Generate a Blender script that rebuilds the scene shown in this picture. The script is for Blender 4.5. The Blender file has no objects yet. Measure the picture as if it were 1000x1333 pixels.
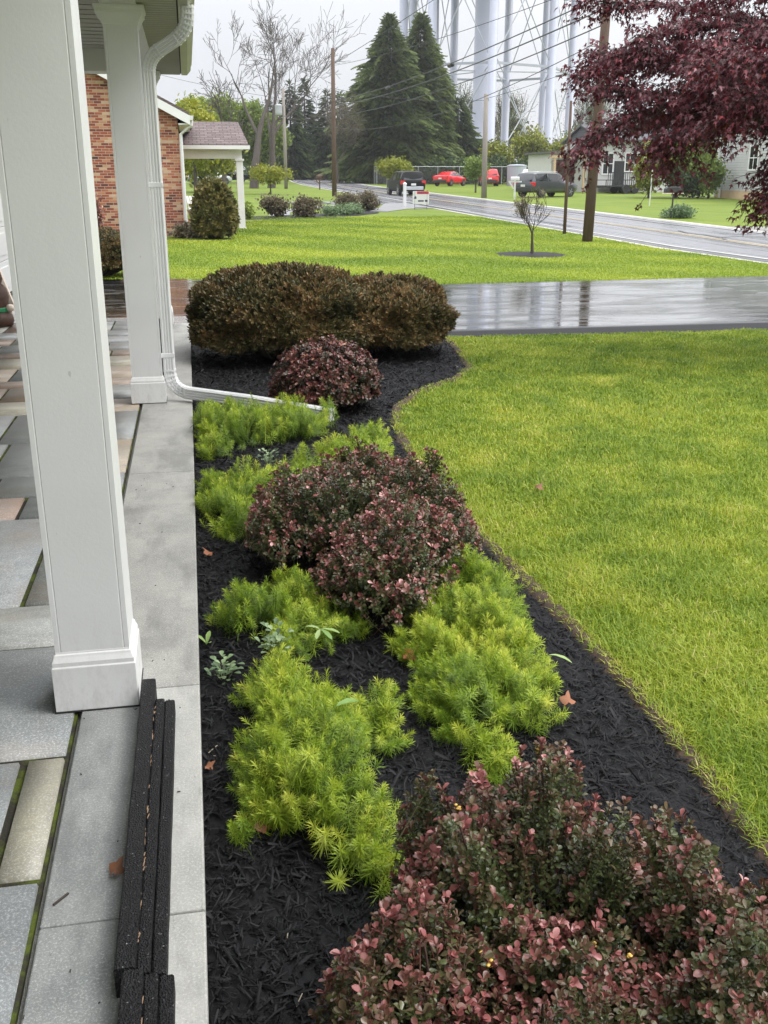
import bpy, math, random
import numpy as np
from mathutils import Vector, Matrix
R = math.radians
PI = math.pi
rng = np.random.default_rng(11)
rnd = random.Random(5)
scene = bpy.context.scene
COL = scene.collection


def tz(y):
    """height of the ground: level near the house, rising gently towards the far end of the street"""
    y = np.asarray(y, float)
    return -0.10 + 0.014 * (np.clip(y, 25, 230) - 25)


def tzf(y):
    return float(tz(y))


# ------------------------------------------------------------------ objects
def tag(o, label=None, cat=None, group=None, kind=None):
    if label: o['label'] = label
    if cat: o['category'] = cat
    if group: o['group'] = group
    if kind: o['kind'] = kind
    return o


def thing(name, label, cat, loc=(0, 0, 0), rz=0.0, group=None):
    o = bpy.data.objects.new(name, None)
    o.empty_display_size = 0.2
    COL.objects.link(o)
    o.location = loc
    o.rotation_euler = (0, 0, rz)
    return tag(o, label, cat, group)


def kids(o):
    return [c for c in COL.objects if c.parent == o]


def dup(root, loc, rz=0.0, label=None, group=None, scale=None):
    r = root.copy(); COL.objects.link(r)
    r.location = loc; r.rotation_euler = (0, 0, rz)
    if scale: r.scale = (scale,) * 3
    if label: r['label'] = label
    if group: r['group'] = group
    for ch in kids(root):
        c = ch.copy(); COL.objects.link(c); c.parent = r
        for g in kids(ch):
            d = g.copy(); COL.objects.link(d); d.parent = c
    return r


def mesh_np(name, V, F, mat, parent=None, tint=None, smooth=False, loc=None):
    """V (n,3) and F (m,3 or 4) arrays to one mesh object; tint is one number per face"""
    V = np.asarray(V, np.float32); F = np.asarray(F, np.int32)
    me = bpy.data.meshes.new(name)
    k = F.shape[1]
    me.vertices.add(len(V)); me.vertices.foreach_set('co', V.ravel())
    me.loops.add(F.size); me.loops.foreach_set('vertex_index', F.ravel())
    me.polygons.add(len(F))
    me.polygons.foreach_set('loop_start', np.arange(0, F.size, k, dtype=np.int32))
    if smooth: me.polygons.foreach_set('use_smooth', np.ones(len(F), bool))
    if tint is not None:
        a = me.attributes.new('tint', 'FLOAT', 'FACE')
        a.data.foreach_set('value', np.asarray(tint, np.float32))
    me.update(calc_edges=True)
    me.materials.append(mat)
    o = bpy.data.objects.new(name, me); COL.objects.link(o)
    if parent is not None: o.parent = parent
    if loc is not None: o.location = loc
    return o


class MB:
    """collects boxes, bars, tubes and prisms that become ONE mesh object"""
    def __init__(s): s.v = []; s.f = []

    def add(s, vs, fs):
        b = len(s.v); s.v += [tuple(map(float, p)) for p in vs]
        s.f += [tuple(b + i for i in f) for f in fs]; return s

    def box(s, x0, x1, y0, y1, z0, z1):
        return s.add([(x0, y0, z0), (x1, y0, z0), (x1, y1, z0), (x0, y1, z0), (x0, y0, z1), (x1, y0, z1), (x1, y1, z1), (x0, y1, z1)],
                     [(0, 3, 2, 1), (4, 5, 6, 7), (0, 1, 5, 4), (1, 2, 6, 5), (2, 3, 7, 6), (3, 0, 4, 7)])

    def quad(s, *p): return s.add(p, [tuple(range(len(p)))])

    def prism(s, pts, d):
        """closed outline pts (3D) swept along vector d"""
        n = len(pts); d = Vector(d)
        a = [Vector(p) for p in pts]; b = [p + d for p in a]
        fs = [tuple(range(n))[::-1], tuple(range(n, 2 * n))]
        fs += [(i, (i + 1) % n, n + (i + 1) % n, n + i) for i in range(n)]
        return s.add(a + b, fs)

    def tube(s, pts, rad, n=8, cap=True):
        pts = [Vector(p) for p in pts]
        if not hasattr(rad, '__len__'): rad = [rad] * len(pts)
        vs, fs = [], []
        u = None
        for i, p in enumerate(pts):
            t = (pts[min(i + 1, len(pts) - 1)] - pts[max(i - 1, 0)])
            t = t.normalized() if t.length > 1e-9 else Vector((0, 0, 1))
            if u is None:
                u = t.orthogonal().normalized()
            u = (u - t * u.dot(t))
            u = u.normalized() if u.length > 1e-6 else t.orthogonal().normalized()
            w = t.cross(u)
            for k in range(n):
                a = 2 * PI * k / n
                vs.append(p + (u * math.cos(a) + w * math.sin(a)) * rad[i])
        for i in range(len(pts) - 1):
            for k in range(n):
                fs.append((i * n + k, i * n + (k + 1) % n, (i + 1) * n + (k + 1) % n, (i + 1) * n + k))
        if cap:
            fs.append(tuple(range(n))[::-1]); fs.append(tuple(range((len(pts) - 1) * n, len(pts) * n)))
        return s.add(vs, fs)

    def bar(s, p0, p1, w, h=None):
        """square bar between two points"""
        h = h or w
        p0 = Vector(p0); p1 = Vector(p1); t = (p1 - p0).normalized()
        u = t.cross(Vector((0, 0, 1)))
        u = u.normalized() if u.length > 1e-5 else Vector((1, 0, 0))
        q = u.cross(t)
        c = [u * (-w / 2) + q * (-h / 2), u * (w / 2) + q * (-h / 2), u * (w / 2) + q * (h / 2), u * (-w / 2) + q * (h / 2)]
        return s.prism([p0 + x for x in c], p1 - p0)

    def lathe(s, prof, c=(0, 0, 0), n=20, axis='z'):
        """prof: list of (radius, height) about an axis through c"""
        vs, fs = [], []
        for r, h in prof:
            for k in range(n):
                a = 2 * PI * k / n; x, y = r * math.cos(a), r * math.sin(a)
                vs.append({'z': (c[0] + x, c[1] + y, c[2] + h), 'y': (c[0] + x, c[1] + h, c[2] + y), 'x': (c[0] + h, c[1] + x, c[2] + y)}[axis])
        m = len(prof)
        for i in range(m - 1):
            for k in range(n):
                fs.append((i * n + k, i * n + (k + 1) % n, (i + 1) * n + (k + 1) % n, (i + 1) * n + k))
        fs.append(tuple(range(n))[::-1]); fs.append(tuple(range((m - 1) * n, m * n)))
        return s.add(vs, fs)

    def build(s, name, mat, parent=None, smooth=False, bevel=0, loc=None, seg=2):
        me = bpy.data.meshes.new(name)
        me.from_pydata(s.v, [], s.f)
        me.materials.append(mat)
        if smooth:
            for p in me.polygons: p.use_smooth = True
        me.update()
        o = bpy.data.objects.new(name, me); COL.objects.link(o)
        if parent is not None: o.parent = parent
        if loc is not None: o.location = loc
        if bevel:
            b = o.modifiers.new('bevel', 'BEVEL'); b.width = bevel; b.segments = seg; b.limit_method = 'ANGLE'; b.angle_limit = R(40)
        return o


# ------------------------------------------------------------------ scattering templates with numpy
def unit(v):
    return v / np.maximum(np.linalg.norm(v, axis=-1, keepdims=True), 1e-9)


def frames(nrm, spin):
    """rotation matrices whose third column is nrm, spun by the angles in spin"""
    n = unit(np.asarray(nrm, float))
    a = np.where(np.abs(n[:, 2:3]) < 0.95, np.array([[0, 0, 1.0]]), np.array([[1.0, 0, 0]]))
    u = unit(np.cross(a, n)); w = np.cross(n, u)
    c, s_ = np.cos(spin)[:, None], np.sin(spin)[:, None]
    return np.stack([u * c + w * s_, w * c - u * s_, n], axis=2)


def scatter(tpls, P, nrm, scale, tint, spin=None, rg=rng):
    """copies of templates (V, F, T) at P; returns V, F, T of one mesh"""
    P = np.asarray(P, float); N = len(P)
    scale = np.broadcast_to(np.asarray(scale, float), (N,)); tint = np.broadcast_to(np.asarray(tint, float), (N,))
    spin = rg.uniform(0, 2 * PI, N) if spin is None else spin
    M = frames(np.broadcast_to(nrm, (N, 3)), spin) * scale[:, None, None]
    pick = rg.integers(0, len(tpls), N)
    Vs, Fs, Ts, off = [], [], [], 0
    for k, (V, F, T) in enumerate(tpls):
        i = np.where(pick == k)[0]
        if not len(i): continue
        v = np.einsum('nij,vj->nvi', M[i], V) + P[i][:, None, :]
        f = F[None] + (np.arange(len(i)) * len(V))[:, None, None] + off
        t = T[None] + tint[i][:, None]
        Vs.append(v.reshape(-1, 3)); Fs.append(f.reshape(-1, F.shape[1])); Ts.append(t.ravel())
        off += len(i) * len(V)
    return np.concatenate(Vs), np.concatenate(Fs), np.concatenate(Ts)


def vnoise(x, y, seed=0):
    """smooth value noise in 0..1"""
    x = np.asarray(x, float); y = np.asarray(y, float)
    g = np.random.default_rng(seed).random((64, 64))
    xi = np.floor(x).astype(int); yi = np.floor(y).astype(int)
    fx = x - xi; fy = y - yi
    fx = fx * fx * (3 - 2 * fx); fy = fy * fy * (3 - 2 * fy)
    G = lambda a, b: g[a % 64, b % 64]
    return (G(xi, yi) * (1 - fx) + G(xi + 1, yi) * fx) * (1 - fy) + (G(xi, yi + 1) * (1 - fx) + G(xi + 1, yi + 1) * fx) * fy


def in_poly(P, poly):
    x, y = P[:, 0], P[:, 1]; c = np.zeros(len(P), bool); n = len(poly)
    for i in range(n):
        x0, y0 = poly[i]; x1, y1 = poly[(i + 1) % n]
        h = ((y0 > y) != (y1 > y))
        with np.errstate(divide='ignore', invalid='ignore'):
            c ^= h & (x < (x1 - x0) * (y - y0) / (y1 - y0 + 1e-12) + x0)
    return c


def edge_dist(P, poly):
    """distance to the outline and the outward direction"""
    best = np.full(len(P), 1e9); d = np.zeros((len(P), 2))
    n = len(poly)
    for i in range(n):
        a = np.array(poly[i], float); b = np.array(poly[(i + 1) % n], float); ab = b - a
        t = np.clip(((P - a) @ ab) / (ab @ ab + 1e-12), 0, 1)
        q = a + t[:, None] * ab; v = q - P; l = np.linalg.norm(v, axis=1)
        m = l < best; best[m] = l[m]; d[m] = v[m]
    return best, unit(d)


def poly_points(poly, dens, rg=rng):
    p = np.array(poly); lo, hi = p.min(0), p.max(0)
    n = int(np.prod(hi - lo) * dens)
    P = lo + rg.random((n, 2)) * (hi - lo)
    return P[in_poly(P, poly)]


def join(*parts):
    """several (V, F, T) into one"""
    Vs, Fs, Ts, o = [], [], [], 0
    for V, F, T in parts:
        Vs.append(V); Fs.append(F + o); Ts.append(T); o += len(V)
    return np.concatenate(Vs), np.concatenate(Fs), np.concatenate(Ts)


# ------------------------------------------------------------------ materials
class NT:
    def __init__(s, name):
        s.m = bpy.data.materials.new(name); s.m.use_nodes = True
        s.t = s.m.node_tree; s.t.nodes.clear()
        s.out = s.t.nodes.new('ShaderNodeOutputMaterial')

    def n(s, typ, props=None, **inp):
        nd = s.t.nodes.new('ShaderNode' + typ)
        for k, v in (props or {}).items(): setattr(nd, k, v)
        for k, v in inp.items():
            s.put(nd, k.replace('_', ' '), v)
        return nd

    def put(s, nd, key, v):
        i = nd.inputs[int(key[1:])] if key[0] == '#' else nd.inputs[key]
        if hasattr(v, 'links') or isinstance(v, bpy.types.NodeSocket): s.t.links.new(v, i)
        elif isinstance(v, (tuple, list)) and len(v) == 3 and i.type == 'RGBA': i.default_value = (*v, 1)
        else: i.default_value = v

    def obj(s): return s.n('TexCoord').outputs['Object']
    def pos(s): return s.n('NewGeometry').outputs['Position']

    def noise(s, co, scale, detail=4, rough=.55):
        return s.n('TexNoise', Vector=co, Scale=scale, Detail=detail, Roughness=rough).outputs['Fac']

    def stretch(s, co, sc):
        return s.n('Mapping', Vector=co, Scale=sc).outputs['Vector']

    def ramp(s, fac, stops, interp='LINEAR'):
        nd = s.n('ValToRGB', Fac=fac); cr = nd.color_ramp; cr.interpolation = interp
        while len(cr.elements) < len(stops): cr.elements.new(0.5)
        for e, (p, c) in zip(cr.elements, stops):
            e.position = p; e.color = (*c, 1) if len(c) == 3 else c
        return nd.outputs['Color']

    def mix(s, f, a, b, mode='MIX'):
        nd = s.n('Mix', {'data_type': 'RGBA', 'blend_type': mode})
        s.put(nd, '#0', f); s.put(nd, '#6', a if not isinstance(a, tuple) else (*a, 1)); s.put(nd, '#7', b if not isinstance(b, tuple) else (*b, 1))
        return nd.outputs[2]

    def math(s, op, a, b=0.0, clamp=False):
        nd = s.n('Math', {'operation': op, 'use_clamp': clamp}); s.put(nd, '#0', a); s.put(nd, '#1', b)
        return nd.outputs[0]

    def bump(s, h, strength=.3, dist=.01):
        return s.n('Bump', Height=h, Strength=strength, Distance=dist).outputs['Normal']

    def done(s, color, rough=.5, normal=None, metal=0, spec=.5, coat=0, trans=0.0, alpha=None):
        b = s.n('BsdfPrincipled', Roughness=rough, Metallic=metal)
        s.put(b, 'Base Color', color if not isinstance(color, tuple) else (*color, 1))
        s.put(b, 'Specular IOR Level', spec)
        if coat: b.inputs['Coat Weight'].default_value = coat; b.inputs['Coat Roughness'].default_value = .04
        if normal is not None: s.put(b, 'Normal', normal)
        sh = b.outputs[0]
        if trans:
            tr = s.n('BsdfTranslucent'); s.put(tr, 'Color', color if not isinstance(color, tuple) else (*color, 1))
            mx = s.n('MixShader'); s.put(mx, '#0', trans); s.put(mx, '#1', sh); s.put(mx, '#2', tr.outputs[0]); sh = mx.outputs[0]
        s.t.links.new(sh, s.out.inputs['Surface'])
        return s.m


def plain(name, c, rough=.5, var=.12, scale=6, bump=0, bscale=60, metal=0, spec=.5, coat=0):
    """a coloured surface with slight uneven tone and grain"""
    t = NT(name); co = t.obj()
    nz = t.noise(co, scale, 5)
    lo = tuple(x * (1 - var) for x in c); hi = tuple(min(1, x * (1 + var)) for x in c)
    col = t.ramp(nz, [(.3, lo), (.7, hi)])
    nm = t.bump(t.noise(co, bscale, 3), bump, .004) if bump else None
    return t.done(col, rough, nm, metal, spec, coat)


def leafmat(name, stops, rough=.45, trans=.25, spec=.4):
    """leaf colours picked by the face attribute 'tint'"""
    t = NT(name)
    a = t.n('Attribute', {'attribute_name': 'tint'}).outputs['Fac']
    return t.done(t.ramp(a, stops), rough, spec=spec, trans=trans)
# ------------------------------------------------------------------ the materials
def m_ground():
    t = NT('lawn_ground'); p = t.pos()
    big = t.noise(p, .35, 4); fine = t.noise(p, 9, 6, .7); vf = t.noise(p, 60, 3, .7)
    c = t.ramp(big, [(.30, (.075, .120, .009)), (.5, (.115, .160, .012)), (.70, (.17, .195, .02))])
    c = t.mix(t.math('MULTIPLY', t.ramp(fine, [(.3, (1,) * 3), (.62, (0,) * 3)]), .45), c, (.06, .12, .01))
    # mowing stripes
    sx = t.n('SeparateXYZ', Vector=p)
    w = t.math('SINE', t.math('ADD', t.math('MULTIPLY', sx.outputs[0], 2.1), t.math('MULTIPLY', sx.outputs[1], 1.35)))
    c = t.mix(t.math('MULTIPLY_ADD', w, .5, True), c, t.mix(.4, c, (.13, .21, .014)))
    c = t.mix(t.math('MULTIPLY', t.ramp(vf, [(.42, (0,) * 3), (.66, (1,) * 3)]), .5), c, (.17, .20, .03))
    return t.done(c, .75, t.bump(fine, .9, .05), spec=.2)


def m_asphalt_wet():
    t = NT('wet_asphalt'); p = t.pos()
    w = t.n('TexNoise', Vector=t.stretch(p, (.55, 1.5, 1)), Scale=1.1, Detail=5, Roughness=.6, Distortion=.6).outputs['Fac']
    grain = t.noise(p, 160, 3, .7)
    ro = t.ramp(w, [(.46, (.012,) * 3), (.62, (.04,) * 3), (.76, (.14,) * 3)])
    sx = t.n('SeparateXYZ', Vector=p)
    ed = t.n('MapRange', Value=sx.outputs[1]); ed.inputs[1].default_value = 11.25; ed.inputs[2].default_value = 11.5
    ed.inputs[3].default_value = .55; ed.inputs[4].default_value = 0
    garage = t.n('MapRange', Value=sx.outputs[0]); 
    ro = t.math('ADD', ro, ed.outputs[0])
    col = t.mix(grain, (.010, .010, .011), (.035, .035, .037))
    hb = t.math('MULTIPLY', grain, t.ramp(w, [(.42, (.05,) * 3), (.6, (1,) * 3)]))
    n1 = t.bump(hb, .16, .005)
    rip = t.n('TexNoise', Vector=t.stretch(p, (1.2, 3.2, 1)), Scale=3.5, Detail=2).outputs['Fac']
    n2 = t.n('Bump', Height=rip, Strength=.05, Distance=.02, Normal=n1).outputs['Normal']
    m = t.done(col, ro, n2, spec=1.0)   # with a film of standing water on top, except along the raised near edge
    b = [n for n in t.t.nodes if n.type == 'BSDF_PRINCIPLED'][0]
    film = t.math('SUBTRACT', t.ramp(w, [(.42, (.95,) * 3), (.54, (.55,) * 3), (.66, (.10,) * 3)]), t.math('MULTIPLY', ed.outputs[0], 2.0), True)
    t.put(b, 'Coat Weight', film); t.put(b, 'Coat Roughness', t.ramp(t.n('TexNoise', Vector=t.stretch(p, (.8, 2.6, 1)), Scale=1.6, Detail=6, Roughness=.65, Distortion=.8).outputs['Fac'], [(.40, (.02,) * 3), (.50, (.06,) * 3), (.58, (.34,) * 3)])); t.put(b, 'Coat Normal', t.bump(t.n('TexNoise', Vector=t.stretch(p, (1.3, 3.5, 1)), Scale=4.0, Detail=3).outputs['Fac'], .07, .02)); t.put(b, 'Specular IOR Level', t.math('SUBTRACT', .8, t.math('MULTIPLY', ed.outputs[0], 1.35), True)); b.inputs['Coat IOR'].default_value = 1.45
    return m


def m_road():
    t = NT('wet_road'); p = t.pos()
    streak = t.n('TexNoise', Vector=t.stretch(p, (2.2, .05, 1)), Scale=1.0, Detail=5).outputs['Fac']
    w = t.noise(p, 3.0, 5)
    ro = t.ramp(streak, [(.35, (.16,) * 3), (.65, (.36,) * 3)])
    col = t.mix(w, (.10, .10, .112), (.20, .20, .22))
    return t.done(col, ro, t.bump(t.noise(p, 40, 3), .1, .01), spec=.6)


def m_flag():
    t = NT('bluestone'); p = t.obj()
    a = t.n('Attribute', {'attribute_name': 'tint'}).outputs['Fac']
    base = t.ramp(a, [(0, (.165, .182, .188)), (.3, (.22, .232, .23)), (.5, (.26, .268, .25)), (.62, (.33, .305, .225)), (.8, (.30, .215, .15)), (1, (.225, .145, .10))])
    c = t.mix(t.ramp(t.noise(p, 7, 9, .72), [(.38, (0,) * 3), (.64, (.8,) * 3)]), base, t.mix(.6, base, (.09, .095, .095)))
    c = t.mix(t.ramp(t.noise(p, 150, 4, .85), [(.50, (0,) * 3), (.66, (.9,) * 3)]), c, t.mix(.55, c, (.66, .66, .64)))
    st = t.ramp(t.noise(p, 2.1, 5, .65), [(.53, (0,) * 3), (.66, (.6,) * 3)])
    c = t.mix(st, c, t.mix(.5, c, (.26, .19, .12)))
    return t.done(c, .36, t.bump(t.noise(p, 45, 6, .65), .35, .004), spec=.35)


def m_slab(name, lo, hi, rough=.6):
    t = NT(name); p = t.obj()
    c = t.mix(t.ramp(t.noise(p, 4.2, 8, .72), [(.34, (0,) * 3), (.66, (1,) * 3)]), lo, hi)
    pits = t.ramp(t.noise(t.stretch(p, (2.2, .8, 1)), 16, 6, .75), [(.60, (0,) * 3), (.70, (.8,) * 3)])
    c = t.mix(pits, c, tuple(x * .6 for x in lo))
    c = t.mix(t.ramp(t.noise(p, 170, 3, .85), [(.50, (0,) * 3), (.68, (.9,) * 3)]), c, t.mix(.5, c, (.70, .70, .66)))
    c = t.mix(t.ramp(t.noise(t.stretch(p, (1.4, .5, 1)), 2.3, 7, .7), [(.50, (0,) * 3), (.62, (.55,) * 3)]), c, tuple(x * .62 for x in lo))
    c = t.mix(t.ramp(t.noise(p, 38, 4, .8), [(.68, (0,) * 3), (.74, (.8,) * 3)]), c, tuple(x * .35 for x in lo))
    return t.done(c, rough, t.bump(t.noise(p, 70, 5, .7), .5, .004), spec=.35)


def m_brick():
    """running bond with every brick its own fired colour"""
    t = NT('red_brick'); o = t.n('SeparateXYZ', Vector=t.obj())
    u = t.math('DIVIDE', t.math('ADD', o.outputs[0], o.outputs[1]), .215); v = t.math('DIVIDE', o.outputs[2], .075)
    row = t.math('FLOOR', v); u = t.math('ADD', u, t.math('MULTIPLY', t.math('MODULO', row, 2.0), .5)); colm = t.math('FLOOR', u)
    id_ = t.n('CombineXYZ', X=colm, Y=row).outputs[0]
    wn = t.n('TexWhiteNoise', {'noise_dimensions': '2D'}, Vector=id_).outputs['Value']
    big = t.noise(t.n('CombineXYZ', X=u, Y=v).outputs[0], .16, 3)
    k = t.math('ADD', t.math('MULTIPLY', wn, .78), t.math('MULTIPLY', t.math('SUBTRACT', big, .38), .75))
    c = t.ramp(k, [(0, (.07, .035, .028)), (.16, (.20, .055, .035)), (.42, (.31, .085, .045)), (.62, (.40, .15, .075)), (.76, (.47, .28, .16)), (.95, (.56, .42, .29))])
    fu = t.math('FRACT', u); fv = t.math('FRACT', v)
    mo = t.math('MAXIMUM', t.math('GREATER_THAN', t.math('ABSOLUTE', t.math('SUBTRACT', fu, .5)), .47), t.math('GREATER_THAN', t.math('ABSOLUTE', t.math('SUBTRACT', fv, .5)), .41))
    c = t.mix(mo, c, (.42, .35, .29))
    return t.done(c, .8, t.bump(t.math('SUBTRACT', 1, mo), .5, .01), spec=.25)


def m_shingle(name, a, b):
    t = NT(name); o = t.n('SeparateXYZ', Vector=t.obj())
    v = t.n('CombineXYZ', X=o.outputs[0], Y=t.math('MULTIPLY', o.outputs[2], 1.6)).outputs[0]
    k = t.n('TexBrick', {'offset': .43}, Vector=v, Color1=a, Color2=b, Mortar=tuple(x * .4 for x in a), Scale=1.0)
    k.inputs['Mortar Size'].default_value = .012; k.inputs['Brick Width'].default_value = .26; k.inputs['Row Height'].default_value = .10
    c = t.mix(t.math('MULTIPLY', t.noise(v, 14, 4), .5), k.outputs['Color'], tuple(x * .55 for x in b))
    return t.done(c, .85, spec=.2)


def m_mulch():
    t = NT('black_mulch'); a = t.n('Attribute', {'attribute_name': 'tint'}).outputs['Fac']
    c = t.ramp(a, [(0, (.004, .004, .0045)), (.6, (.008, .008, .009)), (.93, (.020, .020, .021)), (.97, (.07, .06, .055)), (1, (.40, .34, .26))])
    return t.done(c, .58, t.bump(t.noise(t.obj(), 220, 3), .3, .002), spec=.2)


def m_bark(name, a, b):
    t = NT(name); p = t.obj()
    c = t.mix(t.noise(t.stretch(p, (1, 1, .18)), 14, 5, .7), a, b)
    return t.done(c, .85, t.bump(t.noise(t.stretch(p, (1, 1, .15)), 18, 5, .7), .6, .02), spec=.2)


def m_rubber():
    t = NT('crumb_rubber'); p = t.obj()
    vor = t.n('TexVoronoi', Vector=p, Scale=230.0).outputs['Distance']
    sp = t.ramp(t.n('TexVoronoi', Vector=p, Scale=300.0).outputs['Color'], [(.80, (.006, .006, .007)), (.93, (.05, .05, .055)), (.97, (.22, .22, .21))])
    c = t.mix(.9, (.012, .012, .014), sp)
    return t.done(c, .6, t.bump(t.math('ADD', vor, t.math('MULTIPLY', t.noise(p, 60, 4), .8)), 1.0, .006), spec=.3)


M = {}
M['ground'] = m_ground(); M['asphalt'] = m_asphalt_wet(); M['road'] = m_road(); M['flag'] = m_flag()
M['border'] = m_slab('border_concrete', (.215, .213, .198), (.315, .308, .282))
M['border_pale'] = m_slab('border_pale_concrete', (.285, .285, .265), (.39, .385, .36))
M['border_grey'] = m_slab('border_bluestone', (.175, .186, .184), (.25, .256, .25))
M['border_wet'] = m_slab('wet_concrete', (.22, .225, .225), (.30, .305, .305), .05)
M['brick'] = m_brick(); M['shingle'] = m_shingle('brown_shingle', (.125, .095, .095), (.20, .16, .155)); M['shingle_grey'] = m_shingle('grey_shingle', (.10, .10, .11), (.16, .16, .17))
M['mulch'] = m_mulch(); M['rubber'] = m_rubber()
t = NT('white_trim'); p = t.obj(); z = t.n('SeparateXYZ', Vector=p).outputs[2]
low = t.n('MapRange', Value=z); low.inputs[1].default_value = .0; low.inputs[2].default_value = .34; low.inputs[3].default_value = 1; low.inputs[4].default_value = 0
c = t.ramp(t.noise(p, 2.2, 5), [(.3, (.70, .70, .695)), (.7, (.75, .75, .745))])
c = t.mix(t.math('MULTIPLY', low.outputs[0], t.ramp(t.noise(t.stretch(p, (1, 1, .45)), 26, 6, .8), [(.46, (0,) * 3), (.70, (.40,) * 3)])), c, (.36, .33, .28))
c = t.mix(t.ramp(t.noise(t.stretch(p, (1, 1, .07)), 17, 4, .7), [(.60, (0,) * 3), (.78, (.20,) * 3)]), c, (.52, .52, .50))
c = t.mix(t.ramp(t.noise(t.stretch(p, (1.6, 1.6, .6)), 21, 2, .5), [(.765, (0,) * 3), (.78, (.4,) * 3)]), c, (.34, .33, .31))
M['white'] = t.done(c, .38, t.bump(t.noise(p, 90, 3), .08, .004))
M['white_gloss'] = plain('white_aluminium', (.66, .665, .66), .3, .03, 8)
M['soffit'] = plain('soffit_vinyl', (.42, .415, .36), .5, .05, 3)
M['gutter'] = plain('gutter_aluminium', (.42, .41, .31), .35, .06, 4)
M['dark'] = plain('dark_gap', (.02, .02, .02), .8)
M['moss'] = None
t = NT('joint_sand'); p = t.obj()
M['joint'] = t.done(t.mix(t.ramp(t.noise(p, 7, 5, .75), [(.46, (0,) * 3), (.60, (1,) * 3)]), (.035, .032, .026), (.075, .095, .018)), .9, t.bump(t.noise(p, 120, 4), .8, .004), spec=.1)
M['siding'] = plain('vinyl_siding', (.46, .465, .465), .5, .04, 2)
M['white_wall'] = plain('white_siding', (.55, .55, .54), .5, .04, 2)
M['tan'] = plain('tan_foundation', (.55, .40, .25), .8, .1, 2)
M['tower'] = plain('tower_paint', (.36, .38, .45), .45, .06, .3)
M['rod'] = plain('tower_rod', (.42, .44, .50), .5, .05, .3)
M['bark_grey'] = m_bark('grey_bark', (.055, .047, .042), (.12, .10, .09))
M['bark_dark'] = m_bark('dark_bark', (.035, .028, .025), (.085, .068, .058))
M['bark_red'] = m_bark('reddish_bark', (.05, .030, .025), (.10, .06, .045))
M['pole'] = m_bark('pole_wood', (.075, .050, .038), (.16, .11, .085))
M['pole_grey'] = m_bark('grey_pole_wood', (.20, .18, .16), (.33, .30, .27))
M['metal_dark'] = plain('dark_metal', (.03, .03, .032), .45, .1)
M['metal_grey'] = plain('galvanised', (.42, .44, .46), .45, .1, 3, metal=.6)
M['wire'] = plain('wire', (.05, .05, .055), .6)
M['glass'] = plain('window_glass', (.012, .014, .016), .04, .1, spec=.8)
M['tyre'] = plain('tyre_rubber', (.018, .018, .019), .8, .1)
M['rim'] = plain('alloy', (.55, .56, .58), .3, .05, metal=.8)
M['red_lamp'] = plain('tail_lamp', (.55, .02, .02), .2, .05)
M['red_paint'] = plain('red_paint', (.62, .02, .03), .25, .04, coat=.8)
M['black_paint'] = plain('black_paint', (.004, .004, .005), .4, .1, spec=.2)
M['grey_paint'] = plain('grey_paint', (.035, .040, .047), .3, .1, coat=.8)
M['silver_paint'] = plain('silver_paint', (.48, .50, .53), .3, .05, metal=.4, coat=.6)
M['white_paint'] = plain('white_paint', (.72, .73, .74), .3, .04, coat=.6)
M['sign_white'] = plain('sign_white', (.62, .62, .62), .4, .02)
M['sign_red'] = plain('sign_red', (.62, .03, .03), .4, .02)
M['sign_ink'] = plain('sign_ink', (.05, .05, .10), .4, .02)
M['brown'] = plain('dark_brown', (.075, .035, .022), .6, .35, 18, .5, 40)
M['pale_wood'] = plain('pale_wood', (.74, .62, .52), .55, .06)
M['green_ribbon'] = plain('green_ribbon', (.02, .22, .09), .5, .1)
M['soil'] = plain('cut_soil', (.045, .026, .016), .95, .5, 30, .9, 60)
M['pale_line'] = plain('pale_road_line', (.46, .45, .42), .4, .15, 1)
M['yellow_line'] = plain('yellow_road_line', (.40, .33, .22), .4, .2, 1)
M['kerb'] = plain('pale_shoulder', (.42, .40, .36), .5, .2, 1.5)
M['tar'] = plain('tar_seal', (.012, .012, .013), .35, .1)
M['gravel'] = plain('gravel', (.20, .19, .18), .85, .35, 5, .8, 20)
M['path'] = plain('pale_path', (.20, .20, .205), .4, .12, 2)
# leaves
M['grass'] = leafmat('grass_blades', [(0, (.10, .185, .010)), (.35, (.225, .315, .024)), (.6, (.37, .43, .040)), (.8, (.46, .45, .06)), (1, (.62, .52, .22))], .5, .35)
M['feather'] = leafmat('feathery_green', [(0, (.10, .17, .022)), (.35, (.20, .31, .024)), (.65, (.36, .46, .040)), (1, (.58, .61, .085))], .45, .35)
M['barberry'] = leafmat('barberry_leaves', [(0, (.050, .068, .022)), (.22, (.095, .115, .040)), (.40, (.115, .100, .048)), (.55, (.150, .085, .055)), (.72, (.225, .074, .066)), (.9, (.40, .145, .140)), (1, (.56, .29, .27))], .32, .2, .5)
M['barberry_dark'] = leafmat('dark_barberry_leaves', [(0, (.032, .042, .016)), (.3, (.068, .050, .026)), (.55, (.115, .045, .036)), (.8, (.19, .052, .052)), (1, (.42, .20, .13))], .32, .2, .5)
M['yew'] = leafmat('bronzed_yew', [(0, (.024, .029, .010)), (.35, (.075, .072, .025)), (.65, (.150, .105, .040)), (1, (.29, .17, .07))], .5, .12)
M['maple'] = leafmat('maple_leaves', [(0, (.036, .009, .014)), (.45, (.104, .021, .030)), (.75, (.205, .038, .050)), (1, (.34, .055, .065))], .38, .25, .5)
M['spruce'] = leafmat('spruce_needles', [(0, (.016, .032, .013)), (.5, (.050, .080, .028)), (1, (.15, .19, .06))], .6, .1, .2)
M['green_leaf'] = leafmat('spring_leaves', [(0, (.055, .090, .020)), (.5, (.12, .18, .032)), (1, (.24, .31, .05))], .5, .3)
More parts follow.
